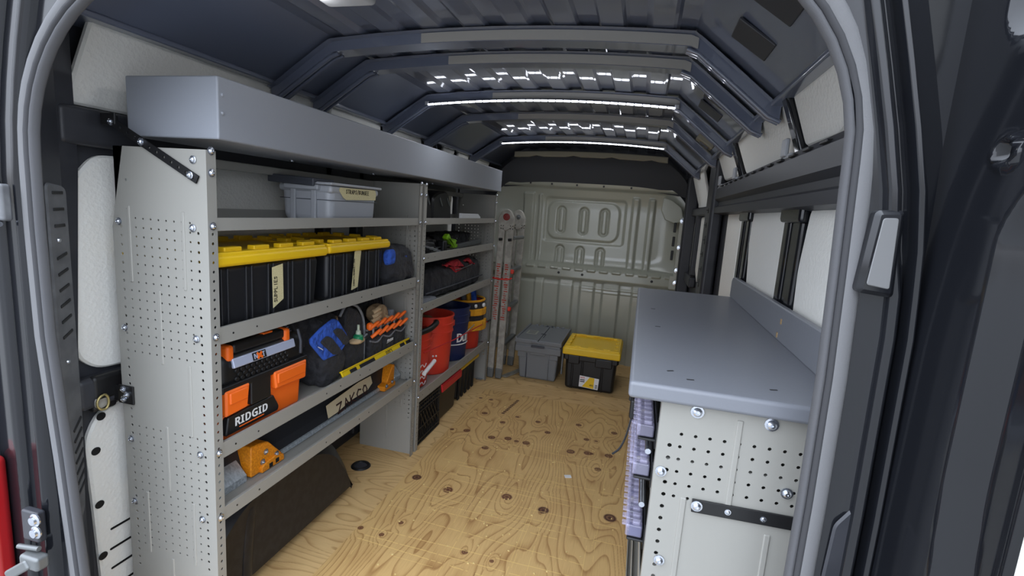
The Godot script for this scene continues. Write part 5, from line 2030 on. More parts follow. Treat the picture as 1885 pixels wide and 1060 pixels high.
	part("card", cd, mat(Color(0.84, 0.77, 0.63), 0.85), t)
	m = MB.new()
	scrawl(m, "ZAKCO", Transform3D(Basis(Vector3(0, 0, -1), Vector3(-0.2, 0.98, 0), Vector3(0.98, 0.2, 0)), Vector3(-1.088, 0, 0)) * Transform3D(Basis(Vector3(0, 0, 1), 0.06), Vector3(1.755, 0.456, 0.0016)), 0.038, 0.95, 0.19, 0.38)
	part("handwriting", m, mat(Color(0.22, 0.11, 0.09), 0.8), t)


func bucket(called: String, label: String, c: Vector3, h: float, r: float, material: Material, group := "") -> Node3D:
	var t := thing(called, label, "bucket", c, "buckets on the lowest shelf of the far unit")
	var m := MB.new()
	var b := r * 0.87
	m.lathe([Vector2(0, 0.004), Vector2(b - 0.005, 0.0), Vector2(b, 0.006), Vector2(lerpf(b, r, 0.68), h * 0.70), Vector2(r * 0.995, h * 0.705), Vector2(r * 0.995, h * 0.73), Vector2(r * 0.97, h * 0.735), Vector2(r * 0.975, h * 0.84), Vector2(r * 1.01, h * 0.845), Vector2(r * 1.01, h * 0.865), Vector2(r * 0.98, h * 0.87), Vector2(r * 0.985, h * 0.965), Vector2(r * 1.015, h * 0.97), Vector2(r * 1.015, h), Vector2(r * 0.96, h), Vector2(r * 0.94, h * 0.6), Vector2(b * 0.96, 0.02), Vector2(0, 0.02)], c, 36)
	part("pail", m, material, t)
	m = MB.new()
	m.rbox(c + Vector3(r * 0.72, h * 0.80, -r * 0.72), Vector3(0.03, 0.04, 0.03), 0.006)
	part("handle_lug", m, material, t)
	return t


func goods_far() -> void:
	var t: Node3D
	var m: MB
	# --- far unit, top shelf
	for k in 2:
		t = thing("tool_case", ["dark tool case next to the middle upright on the far top shelf", "dark tool case beside the white papers on the far top shelf"][k], "case", Vector3(-1.30, 1.26, -2.60 - 0.30 * k), "dark cases on the far top shelf")
		var z := -2.60 - 0.30 * k
		slab_x("body", -1.42, -1.20, [z + 0.20, 1.2605, z + 0.20, 1.40, z + 0.13, 1.43, z + 0.02, 1.445, z - 0.03, 1.435, z - 0.08, 1.36, z - 0.09, 1.2605], 0.03, 0.012, mt.black, t)
		for q in 2:
			m = MB.new()
			m.xf = Transform3D(Basis(Vector3(1, 0, 0), 0.75), Vector3(-1.1985, 1.375 + 0.004 * q, z + 0.09 - 0.115 * q))
			m.rbox(Vector3.ZERO, Vector3(0.006, 0.065, 0.013), 0.003)
			m.xf = Transform3D.IDENTITY
			part("catch", m, mt.alu_dark, t)
	m = MB.new()
	m.xf = Transform3D(Basis(Vector3(0, 0, 1), 0.0), Vector3(-1.17, 1.283, -3.24))
	m.xf = on_x(-1.17)
	m.prism(zy([-3.05, 1.2605, -3.05, 1.312, -3.38, 1.311, -3.43, 1.29, -3.43, 1.2605]), 0.0, 0.02, 0.001)
	m.xf = Transform3D.IDENTITY
	tag(part("paper_stack", m, mt.white), "low stack of white papers on the far top shelf", "papers")
	# --- far unit, second shelf
	t = thing("power_tool", "dark power tool with silver rods beside the middle upright", "tool", Vector3(-1.26, 1.072, -2.60))
	m = MB.new()
	m.blob(Vector3(-1.28, 1.12, -2.58), Vector3(0.24, 0.095, 0.30), 0.6, 0.25, 0.45, 51, 44, 24)
	m.rbox(Vector3(-1.20, 1.10, -2.55), Vector3(0.06, 0.05, 0.22), 0.02, 1.0, true)
	part("body", m, mt.black, t)
	for k in 4:
		m = MB.new()
		m.tube([Vector3(-1.15, 1.135 - 0.012 * k, -2.46 - 0.05 * k), Vector3(-1.145, 1.118 - 0.012 * k, -2.56 - 0.06 * k), Vector3(-1.16, 1.112 - 0.012 * k, -2.66 - 0.04 * k)], 0.0045, 6)
		part("rod", m, mt.zinc, t)
	t = thing("trigger_clamp", "lime green and black trigger clamp among dark tools", "clamp", Vector3(-1.17, 1.072, -2.90))
	slab_x("grip", -1.19, -1.15, [-2.82, 1.165, -2.86, 1.187, -2.89, 1.155, -2.99, 1.143, -3.01, 1.09, -2.955, 1.09, -2.93, 1.105, -2.88, 1.14, -2.83, 1.15], 0.01, 0.008, mt.lime, t)
	m = MB.new()
	m.rbox(Vector3(-1.17, 1.11, -2.79), Vector3(0.05, 0.075, 0.05), 0.012)
	m.tube([Vector3(-1.17, 1.10, -2.55), Vector3(-1.17, 1.11, -2.95)], 0.007, 6)
	part("bar", m, mt.black, t)
	m = MB.new()
	m.rbox(Vector3(-1.148, 1.125, -2.975), Vector3(0.004, 0.018, 0.018), 0.002)
	part("button", m, mt.ink, t)
	m = MB.new()
	m.xf = on_x(-1.19)
	m.prism(zy([-3.02, 1.082, -3.02, 1.108, -3.50, 1.128, -3.50, 1.098]), 0.0, 0.03, 0.003)
	m.xf = Transform3D.IDENTITY
	tag(part("steel_bar", m, mt.alu_dark), "dull grey steel bar lying beside the lime green clamp", "bar")
	t = thing("tool_roll", "black lumpy tool roll with shiny studs at the back of the far second shelf", "tool roll", Vector3(-1.32, 1.072, -3.2))
	m = MB.new()
	m.blob(Vector3(-1.32, 1.125, -3.22), Vector3(0.17, 0.105, 0.66), 0.6, 0.2, 0.4, 55, 52, 24)
	part("body", m, mt.cloth_black, t)
	for k in 5:
		m = MB.new()
		m.blob(Vector3(-1.245, 1.135 + 0.005 * (k % 2), -3.22 - 0.05 * k), Vector3(0.01, 0.01, 0.012), 1.0, 0.0, 0.3, 3, 10, 8)
		part("stud", m, mt.zinc, t)
	# --- far unit, third shelf
	t = thing("duffel_bag", "large black duffel bag with red flaps on the far third shelf", "bag", Vector3(-1.27, 0.803, -3.0))
	m = MB.new()
	m.blob(Vector3(-1.275, 0.90, -3.03), Vector3(0.28, 0.19, 1.05), 0.45, 0.12, 0.25, 61, 96, 44)
	m.blob(Vector3(-1.24, 0.96, -3.12), Vector3(0.20, 0.12, 0.60), 0.6, 0.12, 0.4, 62, 48, 24)
	part("body", m, mt.cloth_black, t)
	slab_x("flap", -1.165, -1.132, [-2.775, 0.995, -2.90, 1.015, -2.995, 1.02, -3.15, 0.948, -3.05, 0.938, -2.934, 0.925, -2.899, 0.97], 0.012, 0.01, mt.cloth_red, t)
	slab_x("flap", -1.165, -1.135, [-3.10, 1.00, -3.219, 1.012, -3.33, 0.955, -3.25, 0.954], 0.012, 0.01, mt.cloth_red, t)
	m = MB.new()
	m.tube(spline([Vector3(-1.13, 0.955, -2.93), Vector3(-1.125, 0.955, -3.06), Vector3(-1.128, 0.965, -3.24)], 14), 0.003, 6)
	part("cord", m, mt.alu_dark, t)
	m = MB.new()
	m.tube(spline([Vector3(-1.135, 0.86, -2.50), Vector3(-1.125, 0.862, -2.95), Vector3(-1.135, 0.86, -3.5)], 14), 0.005, 6)
	part("zip", m, mt.dark_plastic, t)
	m = MB.new()
	m.blob(Vector3(-1.15, 0.82, -2.52), Vector3(0.09, 0.036, 0.22), 0.7, 0.15, 0.3, 66)
	tag(part("folded_cloth", m, mt.cloth_gray), "folded grey cloth at the near corner of the far third shelf", "cloth")
	# --- far unit, lowest shelf: buckets
	t = bucket("bucket", "tall orange-red bucket in front of the blue bucket", Vector3(-1.245, 0.31, -2.835), 0.37, 0.148, mt.red)
	for k in 2:
		m = MB.new()
		m.blob(Vector3(-1.245 + cos(0.98 - 0.14 * k) * 0.138, 0.435, -2.835 + sin(0.98 - 0.14 * k) * 0.138), Vector3(0.012, 0.012, 0.012), 0.9, 0.0, 0.3, 3, 10, 8)
		part("print_mark", m, mt.white, t)
	t = bucket("bucket", "smaller red bucket with a red and white sleeve, half hidden by the middle upright", Vector3(-1.255, 0.31, -2.545), 0.325, 0.135, mt.red)
	m = MB.new()
	for k in 40:
		var a := 0.1 + 1.5 * (k % 10) / 9.0
		var y := 0.335 + 0.035 * int(k / 10.0)
		m.xf = Transform3D(Basis(Vector3.UP, -a) * Basis(Vector3(1, 0, 0), 0.7 if k % 2 else -0.7), Vector3(-1.255 + cos(a) * 0.1245, y, -2.545 + sin(a) * 0.1245))
		m.rbox(Vector3.ZERO, Vector3(0.004, 0.026, 0.006), 0.002)
	m.xf = Transform3D.IDENTITY
	part("printed_sleeve", m, mt.white, t).set_meta("kind", "stuff")
	t = thing("caulk_gun", "black-gripped tool laid across the smaller red bucket", "tool", Vector3(-1.2, 0.636, -2.60))
	m = MB.new()
	m.tube(spline([Vector3(-1.14, 0.648, -2.44), Vector3(-1.12, 0.653, -2.54), Vector3(-1.13, 0.662, -2.66), Vector3(-1.15, 0.658, -2.70)], 14), 0.017, 10)
	part("grip", m, mt.black, t)
	m = MB.new()
	m.tube([Vector3(-1.14, 0.646, -2.44), Vector3(-1.25, 0.642, -2.42)], 0.006, 8)
	part("shaft", m, mt.zinc, t)
	m = MB.new()
	m.tube([Vector3(-1.098, 0.42, -2.44), Vector3(-1.105, 0.45, -2.60)], 0.012, 10)
	tag(part("white_tube", m, mt.white), "short white plastic tube leaning on the smaller red bucket", "tube")
	m = MB.new()
	m.tube([Vector3(-1.112, 0.535, -2.46), Vector3(-1.085, 0.52, -2.85), Vector3(-1.08, 0.497, -3.585)], 0.0035, 6)
	t = thing("marker_rod", "thin red rod slanting across in front of the buckets", "rod", Vector3(-1.1, 0.52, -3.0))
	part("rod", m, mt.dark_red, t)
	m = MB.new()
	m.tube([Vector3(-1.08, 0.4985, -3.53), Vector3(-1.08, 0.495, -3.61)], 0.007, 8)
	part("tip", m, mt.black, t)
	t = thing("tan_rope", "frayed tan rope strands sticking up behind the orange-red bucket", "rope", Vector3(-1.35, 0.66, -2.86))
	m = MB.new()
	for k in 16:
		var a := rng.randf_range(-1.2, 1.2)
		var b := rng.randf_range(-0.8, 0.8)
		var o := Vector3(-1.32, 0.63, -2.86)
		m.tube(spline([o, o + Vector3(b * 0.02, 0.05, a * 0.05), o + Vector3(b * 0.06, 0.075 + 0.03 * rng.randf(), a * 0.12)], 8), 0.004, 5)
	part("strands", m, mt.tan, t).set_meta("kind", "stuff")
	m = MB.new()
	m.blob(Vector3(-1.32, 0.61, -2.86), Vector3(0.15, 0.08, 0.16), 0.8, 0.15, 0.4, 71)
	part("bundle", m, mt.tan, t)
	t = bucket("bucket", "dark blue bucket with large white lettering", Vector3(-1.245, 0.31, -3.138), 0.37, 0.148, mt.blue)
	for k in 3:
		var ch: String = ["D", "u", "i"][k]
		var a := 0.58 - 0.32 * k + (0.05 if k == 2 else 0.0)
		var nn := Vector3(cos(a), 0, sin(a))
		lettering("lettering", ch, Transform3D(Basis(Vector3.UP.cross(nn), Vector3.UP, nn), Vector3(-1.245, 0.475, -3.138) + nn * 0.1415), 0.062, mt.white, t, true)
	m = MB.new()
	var path := []
	for k in 14:
		var a := lerpf(1.6, -0.3, k / 13.0)
		path.append(Vector3(-1.245 + cos(a) * 0.138, 0.428, -3.138 + sin(a) * 0.138))
	m.tube(path, 0.004, 6)
	part("print_line", m, mt.white, t)
	m = MB.new()
	m.tube(spline([Vector3(-1.10, 0.50, -3.08), Vector3(-1.085, 0.53, -3.18), Vector3(-1.10, 0.525, -3.28)], 10), 0.0035, 6)
	part("wire_bail", m, mt.alu, t)
	t = bucket("bucket", "red bucket wearing a yellow and black pocket organizer", Vector3(-1.235, 0.31, -3.452), 0.36, 0.125, mt.red)
	m = MB.new()
	m.lathe([Vector2(0.132, 0.145), Vector2(0.139, 0.15), Vector2(0.143, 0.33), Vector2(0.140, 0.362), Vector2(0.125, 0.365), Vector2(0.115, 0.25)], Vector3(-1.235, 0.31, -3.452), 30)
	var org := part("organizer", m, mt.cloth_black, t)
	for row in 2:
		for k in 5:
			m = MB.new()
			var a := -0.2 + 0.40 * k
			var nn := Vector3(cos(a), 0, sin(a))
			m.xf = Transform3D(Basis(Vector3.UP.cross(nn), Vector3.UP, nn), Vector3(-1.235, 0.31 + (0.185 if row == 0 else 0.285), -3.452) + nn * (0.150 if row == 0 else 0.145))
			m.rbox(Vector3.ZERO, Vector3(0.064, 0.075 if row == 0 else 0.05, 0.022), 0.008, 1.0, true)
			m.xf = Transform3D.IDENTITY
			part("pocket", m, mt.cloth_yellow, org)
	m = MB.new()
	path = []
	for k in 24:
		var a := TAU * k / 24
		path.append(Vector3(-1.235 + cos(a) * 0.140, 0.678, -3.452 + sin(a) * 0.140))
	m.tube(path, 0.009, 6, true)
	part("rim_band", m, mt.cloth_yellow, org)
	for k in 3:
		var a: float = [1.5, 0.7, 0.1][k]
		m = MB.new()
		m.blob(Vector3(-1.235 + cos(a) * 0.149, 0.645, -3.452 + sin(a) * 0.149), Vector3(0.02, 0.03, 0.035), 0.8, 0.2, 0.4, 72 + k, 16, 10)
		part("white_tag", m, mt.white, org)
	var tools := [["hand_tool", "yellow-handled tool standing in the organizer bucket", mt.cloth_yellow, -1.21, -3.43], ["hand_tool", "blue-handled tool standing in the organizer bucket", mt.cloth_blue, -1.19, -3.50], ["hand_tool", "dark-handled tool standing at the near side of the organizer bucket", mt.dark_plastic, -1.22, -3.36]]
	for q in tools:
		m = MB.new()
		m.xf = Transform3D(Basis(Vector3(0, 0, 1), 0.15), Vector3(q[3], 0.69, q[4]))
		m.rbox(Vector3.ZERO, Vector3(0.035, 0.10, 0.045), 0.012, 1.0, true)
		m.xf = Transform3D.IDENTITY
		tag(part(q[0], m, q[2]), q[1], "tool", "tools in the organizer bucket")
	# --- under the far unit, on the floor
	t = thing("milk_crate", "black plastic lattice milk crate on the floor by the middle upright", "crate", Vector3(-1.25, 0, -2.555))
	m = MB.new()
	m.box(Vector3(-1.25, 0.012, -2.555), Vector3(0.28, 0.012, 0.30))
	m.box(Vector3(-1.385, 0.13, -2.555), Vector3(0.01, 0.25, 0.31))
	m.box(Vector3(-1.125, 0.13, -2.555), Vector3(0.006, 0.25, 0.31))
	m.box(Vector3(-1.25, 0.13, -2.703), Vector3(0.27, 0.25, 0.01))
	m.box(Vector3(-1.25, 0.13, -2.407), Vector3(0.27, 0.25, 0.01))
	part("inner_wall", m, mt.black, t)
	m = MB.new()
	for y in [0.008, 0.03, 0.10, 0.20, 0.225, 0.25, 0.265]:
		m.rbox(Vector3(-1.11, y, -2.555), Vector3(0.014, 0.008, 0.325), 0.003)
	for k in 12:
		m.rbox(Vector3(-1.112, 0.135, -2.40 - 0.0283 * k), Vector3(0.010, 0.255, 0.006), 0.002)
	for k in 6:
		m.xf = Transform3D(Basis(Vector3(1, 0, 0), 0.6), Vector3(-1.108, 0.13, -2.47 - 0.035 * k))
		m.rbox(Vector3.ZERO, Vector3(0.012, 0.15, 0.008), 0.003)
	m.xf = Transform3D.IDENTITY
	for z in [-2.40, -2.71]:
		m.rbox(Vector3(-1.115, 0.135, z), Vector3(0.022, 0.265, 0.022), 0.006)
	part("lattice", m, mt.tote_far, t).set_meta("kind", "stuff")
	t = thing("storage_tote", "black tote with a red lid edge on the floor between crate and yellow-lidded tote", "tote", Vector3(-1.25, 0, -2.89))
	m = MB.new()
	m.rbox(Vector3(-1.255, 0.115, -2.89), Vector3(0.27, 0.23, 0.29), 0.02, 0.95, true)
	part("body", m, mt.tote_far, t)
	m = MB.new()
	m.rbox(Vector3(-1.25, 0.242, -2.90), Vector3(0.30, 0.035, 0.34), 0.01, 1.0, true)
	m.rbox(Vector3(-1.103, 0.228, -2.90), Vector3(0.012, 0.045, 0.335), 0.004)
	part("lid", m, mt.dark_red, t)
	t = tote("storage_tote", "black tote with a yellow lid on the floor under the far shelving", "tote", Vector3(-1.265, 0, -3.30), Vector3(0.28, 0.262, 0.40), 0.04, mt.tote_far, mt.yellow)
	# --- ladder folded against the far shelf end
	t = thing("folding_ladder", "folded worn aluminium ladder standing between the shelving and the bulkhead", "ladder", Vector3(-1.03, 0, -3.88))
	for side in 2:
		var z: float = [-3.70, -4.07][side]
		for q in 2:
			var xa: float = [-1.065, -0.995][q]
			m = MB.new()
			m.xf = Transform3D(Basis(Vector3(0, 0, 1), -0.012 if q == 0 else -0.008), Vector3(xa, 0.0, z))
			m.prism(rr(0.056, 0.03, 0.006, 3), 0, 1)
			m = MB.new()
			m.xf = Transform3D(Basis(Vector3(0, 0, 1), -0.02 + 0.008 * q), Vector3(xa - 0.004, 0.64, z))
			m.rbox(Vector3(0, 0, 0), Vector3(0.054, 1.18, 0.03), 0.005)
			m.xf = Transform3D.IDENTITY
			var r := part("rail", m, mt.alu, t)
			m = MB.new()
			m.xf = Transform3D(Basis(Vector3(0, 0, 1), -0.02 + 0.008 * q), Vector3(xa - 0.014, 0.065, z + 0.002))
			m.rbox(Vector3(0, -0.02, 0), Vector3(0.058, 0.085, 0.038), 0.010, 0.9, true)
			m.xf = Transform3D.IDENTITY
			part("foot", m, mt.alu_dark, r)
			if side == 0:
				# red warning print on the rail faces
				m = MB.new()
				for k in 26:
					var y := 0.93 - 0.0175 * k
					var w := rng.randf_range(0.012, 0.038)
					if k % 5 == 3 and q == 1:
						w = 0.01
					m.rbox(Vector3(xa - 0.004 + (y - 0.64) * (0.02 - 0.008 * q) + rng.randf_range(-0.006, 0.006), y, z + 0.0155), Vector3(w, rng.randf_range(0.004, 0.011), 0.001), 0.0)
				part("warning_print", m, mat(Color(0.66, 0.24, 0.18), 0.7), r).set_meta("kind", "stuff")
		m = MB.new()
		m.xf = Transform3D(Basis.IDENTITY, Vector3(-1.022, 1.265, z))
		m.prism(round_poly(pv([-0.064, -0.04, -0.002, -0.075, 0.064, -0.03, 0.060, 0.03, 0.03, 0.085, -0.005, 0.098, -0.042, 0.075, -0.066, 0.02]), 0.014), -0.012, 0.019, 0.004, true)
		m.xf = Transform3D.IDENTITY
		var hg := part("hinge", m, mt.alu, t)
		m = MB.new()
		m.xf = Transform3D(Basis(Vector3.RIGHT, PI / 2), Vector3(-1.022, 1.30, z + 0.019))
		if side:
			m.xf = Transform3D(Basis(Vector3.RIGHT, PI / 2), Vector3(-1.022, 1.30, z + 0.010))
		m.lathe([Vector2(0.027, 0), Vector2(0.027, 0.006), Vector2(0.018, 0.010), Vector2(0.010, 0.010), Vector2(0.009, 0.018), Vector2(0, 0.02)], Vector3.ZERO, 18)
		m.xf = Transform3D.IDENTITY
		part("hinge_knob", m, mat(Color(0.50, 0.15, 0.14), 0.5) if side == 0 else mt.alu_dark, hg)
		for k in 8:
			m = MB.new()
			var c := Vector2((-0.04 if k < 4 else 0.035) + 0.018 * (k % 2), -0.045 + 0.022 * (int(k / 2.0) % 2))
			m.rbox(Vector3(-1.022 + c.x, 1.255 + c.y, z + 0.019), Vector3(0.007, 0.007, 0.003), 0.001)
			part("rivet", m, mt.ink, hg)
	for y in [0.28, 0.58, 0.88]:
		for q in 2:
			m = MB.new()
			var x: float = [-1.075, -0.995][q] + (y - 0.64) * 0.014
			m.rbox(Vector3(x + 0.002, y, -3.885), Vector3(0.04, 0.028, 0.35), 0.008)
			part("rung", m, mt.alu_dark, t)
			if q == 1 and y > 0.4:
				m = MB.new()
				m.rbox(Vector3(x + 0.03, y - 0.004, -3.725), Vector3(0.03, 0.034, 0.034), 0.01, 1.0, true)
				part("rung_cap", m, mt.red, t)
	for q in 2:
		m = MB.new()
		m.tube([Vector3(-1.07 + 0.075 * q, 1.125, -3.675), Vector3(-1.045 + 0.075 * q, 1.128, -3.672)], 0.011, 10)
		part("lock_pin", m, mt.black, t)
	m = MB.new()
	m.tube([Vector3(-0.97, 1.14, -3.73), Vector3(-0.95, 1.14, -3.95)], 0.015, 8)
	part("lock_arm", m, mt.alu_dark, t)
	m = MB.new()
	var pth := []
	for a in [Vector3(-1.105, 0.818, -3.68), Vector3(-1.03, 0.815, -3.678), Vector3(-0.962, 0.822, -3.68), Vector3(-0.958, 0.825, -3.72), Vector3(-1.03, 0.82, -3.722), Vector3(-1.105, 0.82, -3.72)]:
		pth.append(a)
	m.tube(pth, 0.005, 6, true)
	var lp := part("red_cord", m, mat(Color(0.85, 0.12, 0.08), 0.6), t)
	lp.set_meta("label", "thin red cord tied round the rails")
	t = thing("metal_plate", "flat grey metal foot plate lying on the floor beside the ladder", "plate", Vector3(-0.93, 0, -3.83))
	m = MB.new()
	m.xf = Transform3D(Basis(Vector3.UP, -0.35), Vector3(-0.93, 0.008, -3.86))
	m.rbox(Vector3.ZERO, Vector3(0.05, 0.012, 0.26), 0.004)
	m.xf = Transform3D.IDENTITY
	part("plate", m, mt.alu, t)


func front_goods() -> void:
	# grey tote with a fold-over lid
	var t := thing("storage_tote", "grey tote with hinged lid halves on the floor at the bulkhead", "tote", Vector3(-0.715, 0, -4.02))
	var c := Vector3(-0.715, 0, -4.02)
	var m := MB.new()
	m.rbox(c + Vector3(0, 0.145, 0), Vector3(0.345, 0.29, 0.50), 0.02, 0.86, true)
	part("body", m, mt.tote_gray, t)
	m = MB.new()
	m.rbox(c + Vector3(0, 0.262, 0), Vector3(0.375, 0.055, 0.53), 0.008)
	m.rbox(c + Vector3(0, 0.298, 0), Vector3(0.362, 0.03, 0.515), 0.006)
	m.rbox(c + Vector3(0, 0.235, 0.254), Vector3(0.13, 0.03, 0.012), 0.004)
	part("rim", m, mt.tote_gray, t)
	for s in [-1, 1]:
		m = MB.new()
		m.rbox(c + Vector3(s * 0.096, 0.325, 0), Vector3(0.188, 0.035, 0.535), 0.007)
		m.rbox(c + Vector3(s * 0.182, 0.346, 0), Vector3(0.016, 0.012, 0.53), 0.003)
		var l := part("lid_flap", m, mt.tote_gray, t)
		for k in 4:
			m = MB.new()
			m.rbox(c + Vector3(s * 0.05 + 0.0, 0.345, -0.26 + 0.012) + Vector3((k - 1.5) * 0.045, 0, 0), Vector3(0.03, 0.016, 0.02), 0.003)
			part("lug", m, mt.tote_gray, l)
	for s in [-1, 1]:
		m = MB.new()
		m.rbox(c + Vector3(s * 0.09, 0.14, 0.232), Vector3(0.006, 0.25, 0.02), 0.002)
		part("seam", m, mt.dark_plastic if s < 0 else mt.tote_gray, t)
		m = MB.new()
		m.rbox(c + Vector3(s * 0.13, 0.215, 0.243), Vector3(0.07, 0.05, 0.014), 0.004)
		part("stacking_step", m, mt.tote_gray, t)
	for y in [0.29, 0.325]:
		m = MB.new()
		m.rbox(c + Vector3(0.0, y, 0.268), Vector3(0.11, 0.018, 0.012), 0.004)
		part("finger_grip", m, mt.dark_plastic if y < 0.3 else mt.tote_gray, t)
	m = MB.new()
	m.rbox(c + Vector3(0.195, 0.17, 0.18), Vector3(0.012, 0.20, 0.03), 0.004)
	part("side_clip", m, mt.tote_gray, t)
	m = MB.new()
	m.rbox(c + Vector3(-0.10, 0.3435, 0.02), Vector3(0.09, 0.002, 0.13), 0.0008)
	part("lid_sticker", m, mat(Color(0.62, 0.62, 0.58), 0.6), t)
	m = MB.new()
	for k in 4:
		m.rbox(c + Vector3(-0.10, 0.345, -0.02 + 0.028 * k), Vector3(0.06, 0.001, 0.008), 0.0)
	part("sticker_print", m, mt.dark_plastic, t).set_meta("kind", "stuff")
	m = MB.new()
	m.tube([c + Vector3(0.02, 0.346, 0.16), c + Vector3(0.02, 0.346, 0.05), c + Vector3(-0.02, 0.346, 0.05)], 0.003, 5)
	part("lid_groove", m, mt.dark_plastic, t)

	# black tote with the yellow lid and its sticker
	c = Vector3(-0.285, 0, -3.925)
	t = tote("storage_tote", "black tote with a yellow lid and white sticker on the floor at the bulkhead", "tote", c, Vector3(0.425, 0.36, 0.44), 0.075, mt.tote_far, mt.yellow, "", 0.02, false, 0.14)
	m = MB.new()
	m.rbox(c + Vector3(0, 0.262, 0.205), Vector3(0.41, 0.05, 0.03), 0.008)
	m.rbox(c + Vector3(-0.13, 0.245, 0.21), Vector3(0.09, 0.07, 0.03), 0.008)
	m.rbox(c + Vector3(0.10, 0.24, 0.21), Vector3(0.13, 0.07, 0.03), 0.008)
	m.rbox(c + Vector3(0, 0.262, 0), Vector3(0.425, 0.045, 0.41), 0.008)
	part("collar", m, mt.tote_far, t)
	var z := c.z + 0.2075
	m = MB.new()
	m.xf = Transform3D(Basis.IDENTITY, Vector3(0, 0, z))
	m.prism(pv([-0.360, 0.032, -0.212, 0.022, -0.208, 0.112, -0.358, 0.122]), 0, 0.0012)
	m.xf = Transform3D.IDENTITY
	var st := part("sticker", m, mt.white, t)
	m = MB.new()
	m.xf = Transform3D(Basis.IDENTITY, Vector3(0, 0, z + 0.0012))
	m.prism(pv([-0.335, 0.034, -0.245, 0.027, -0.243, 0.113, -0.28, 0.115]), 0, 0.0008)
	m.xf = Transform3D.IDENTITY
	part("yellow_print", m, mt.yellow, st)
	lettering("lettering", "HDX", Transform3D(Basis.IDENTITY, Vector3(-0.335, 0.106, z + 0.0016)), 0.013, mt.dark_red, st, true)
	for k in 2:
		m = MB.new()
		m.rbox(Vector3(-0.335, 0.088 - 0.014 * k, z + 0.0016), Vector3(0.036, 0.007, 0.0008), 0.0)
		part("print_line", m, mt.ink, st)
	lettering("lettering", "45L", Transform3D(Basis.IDENTITY, Vector3(-0.262, 0.053, z + 0.0024)), 0.014, mt.ink, st, true)
	for k in 4:
		m = MB.new()
		m.rbox(Vector3(-0.226, 0.035 + 0.008 * k, z + 0.0016), Vector3(0.018, 0.004, 0.0008), 0.0)
		part("barcode", m, mt.ink, st)


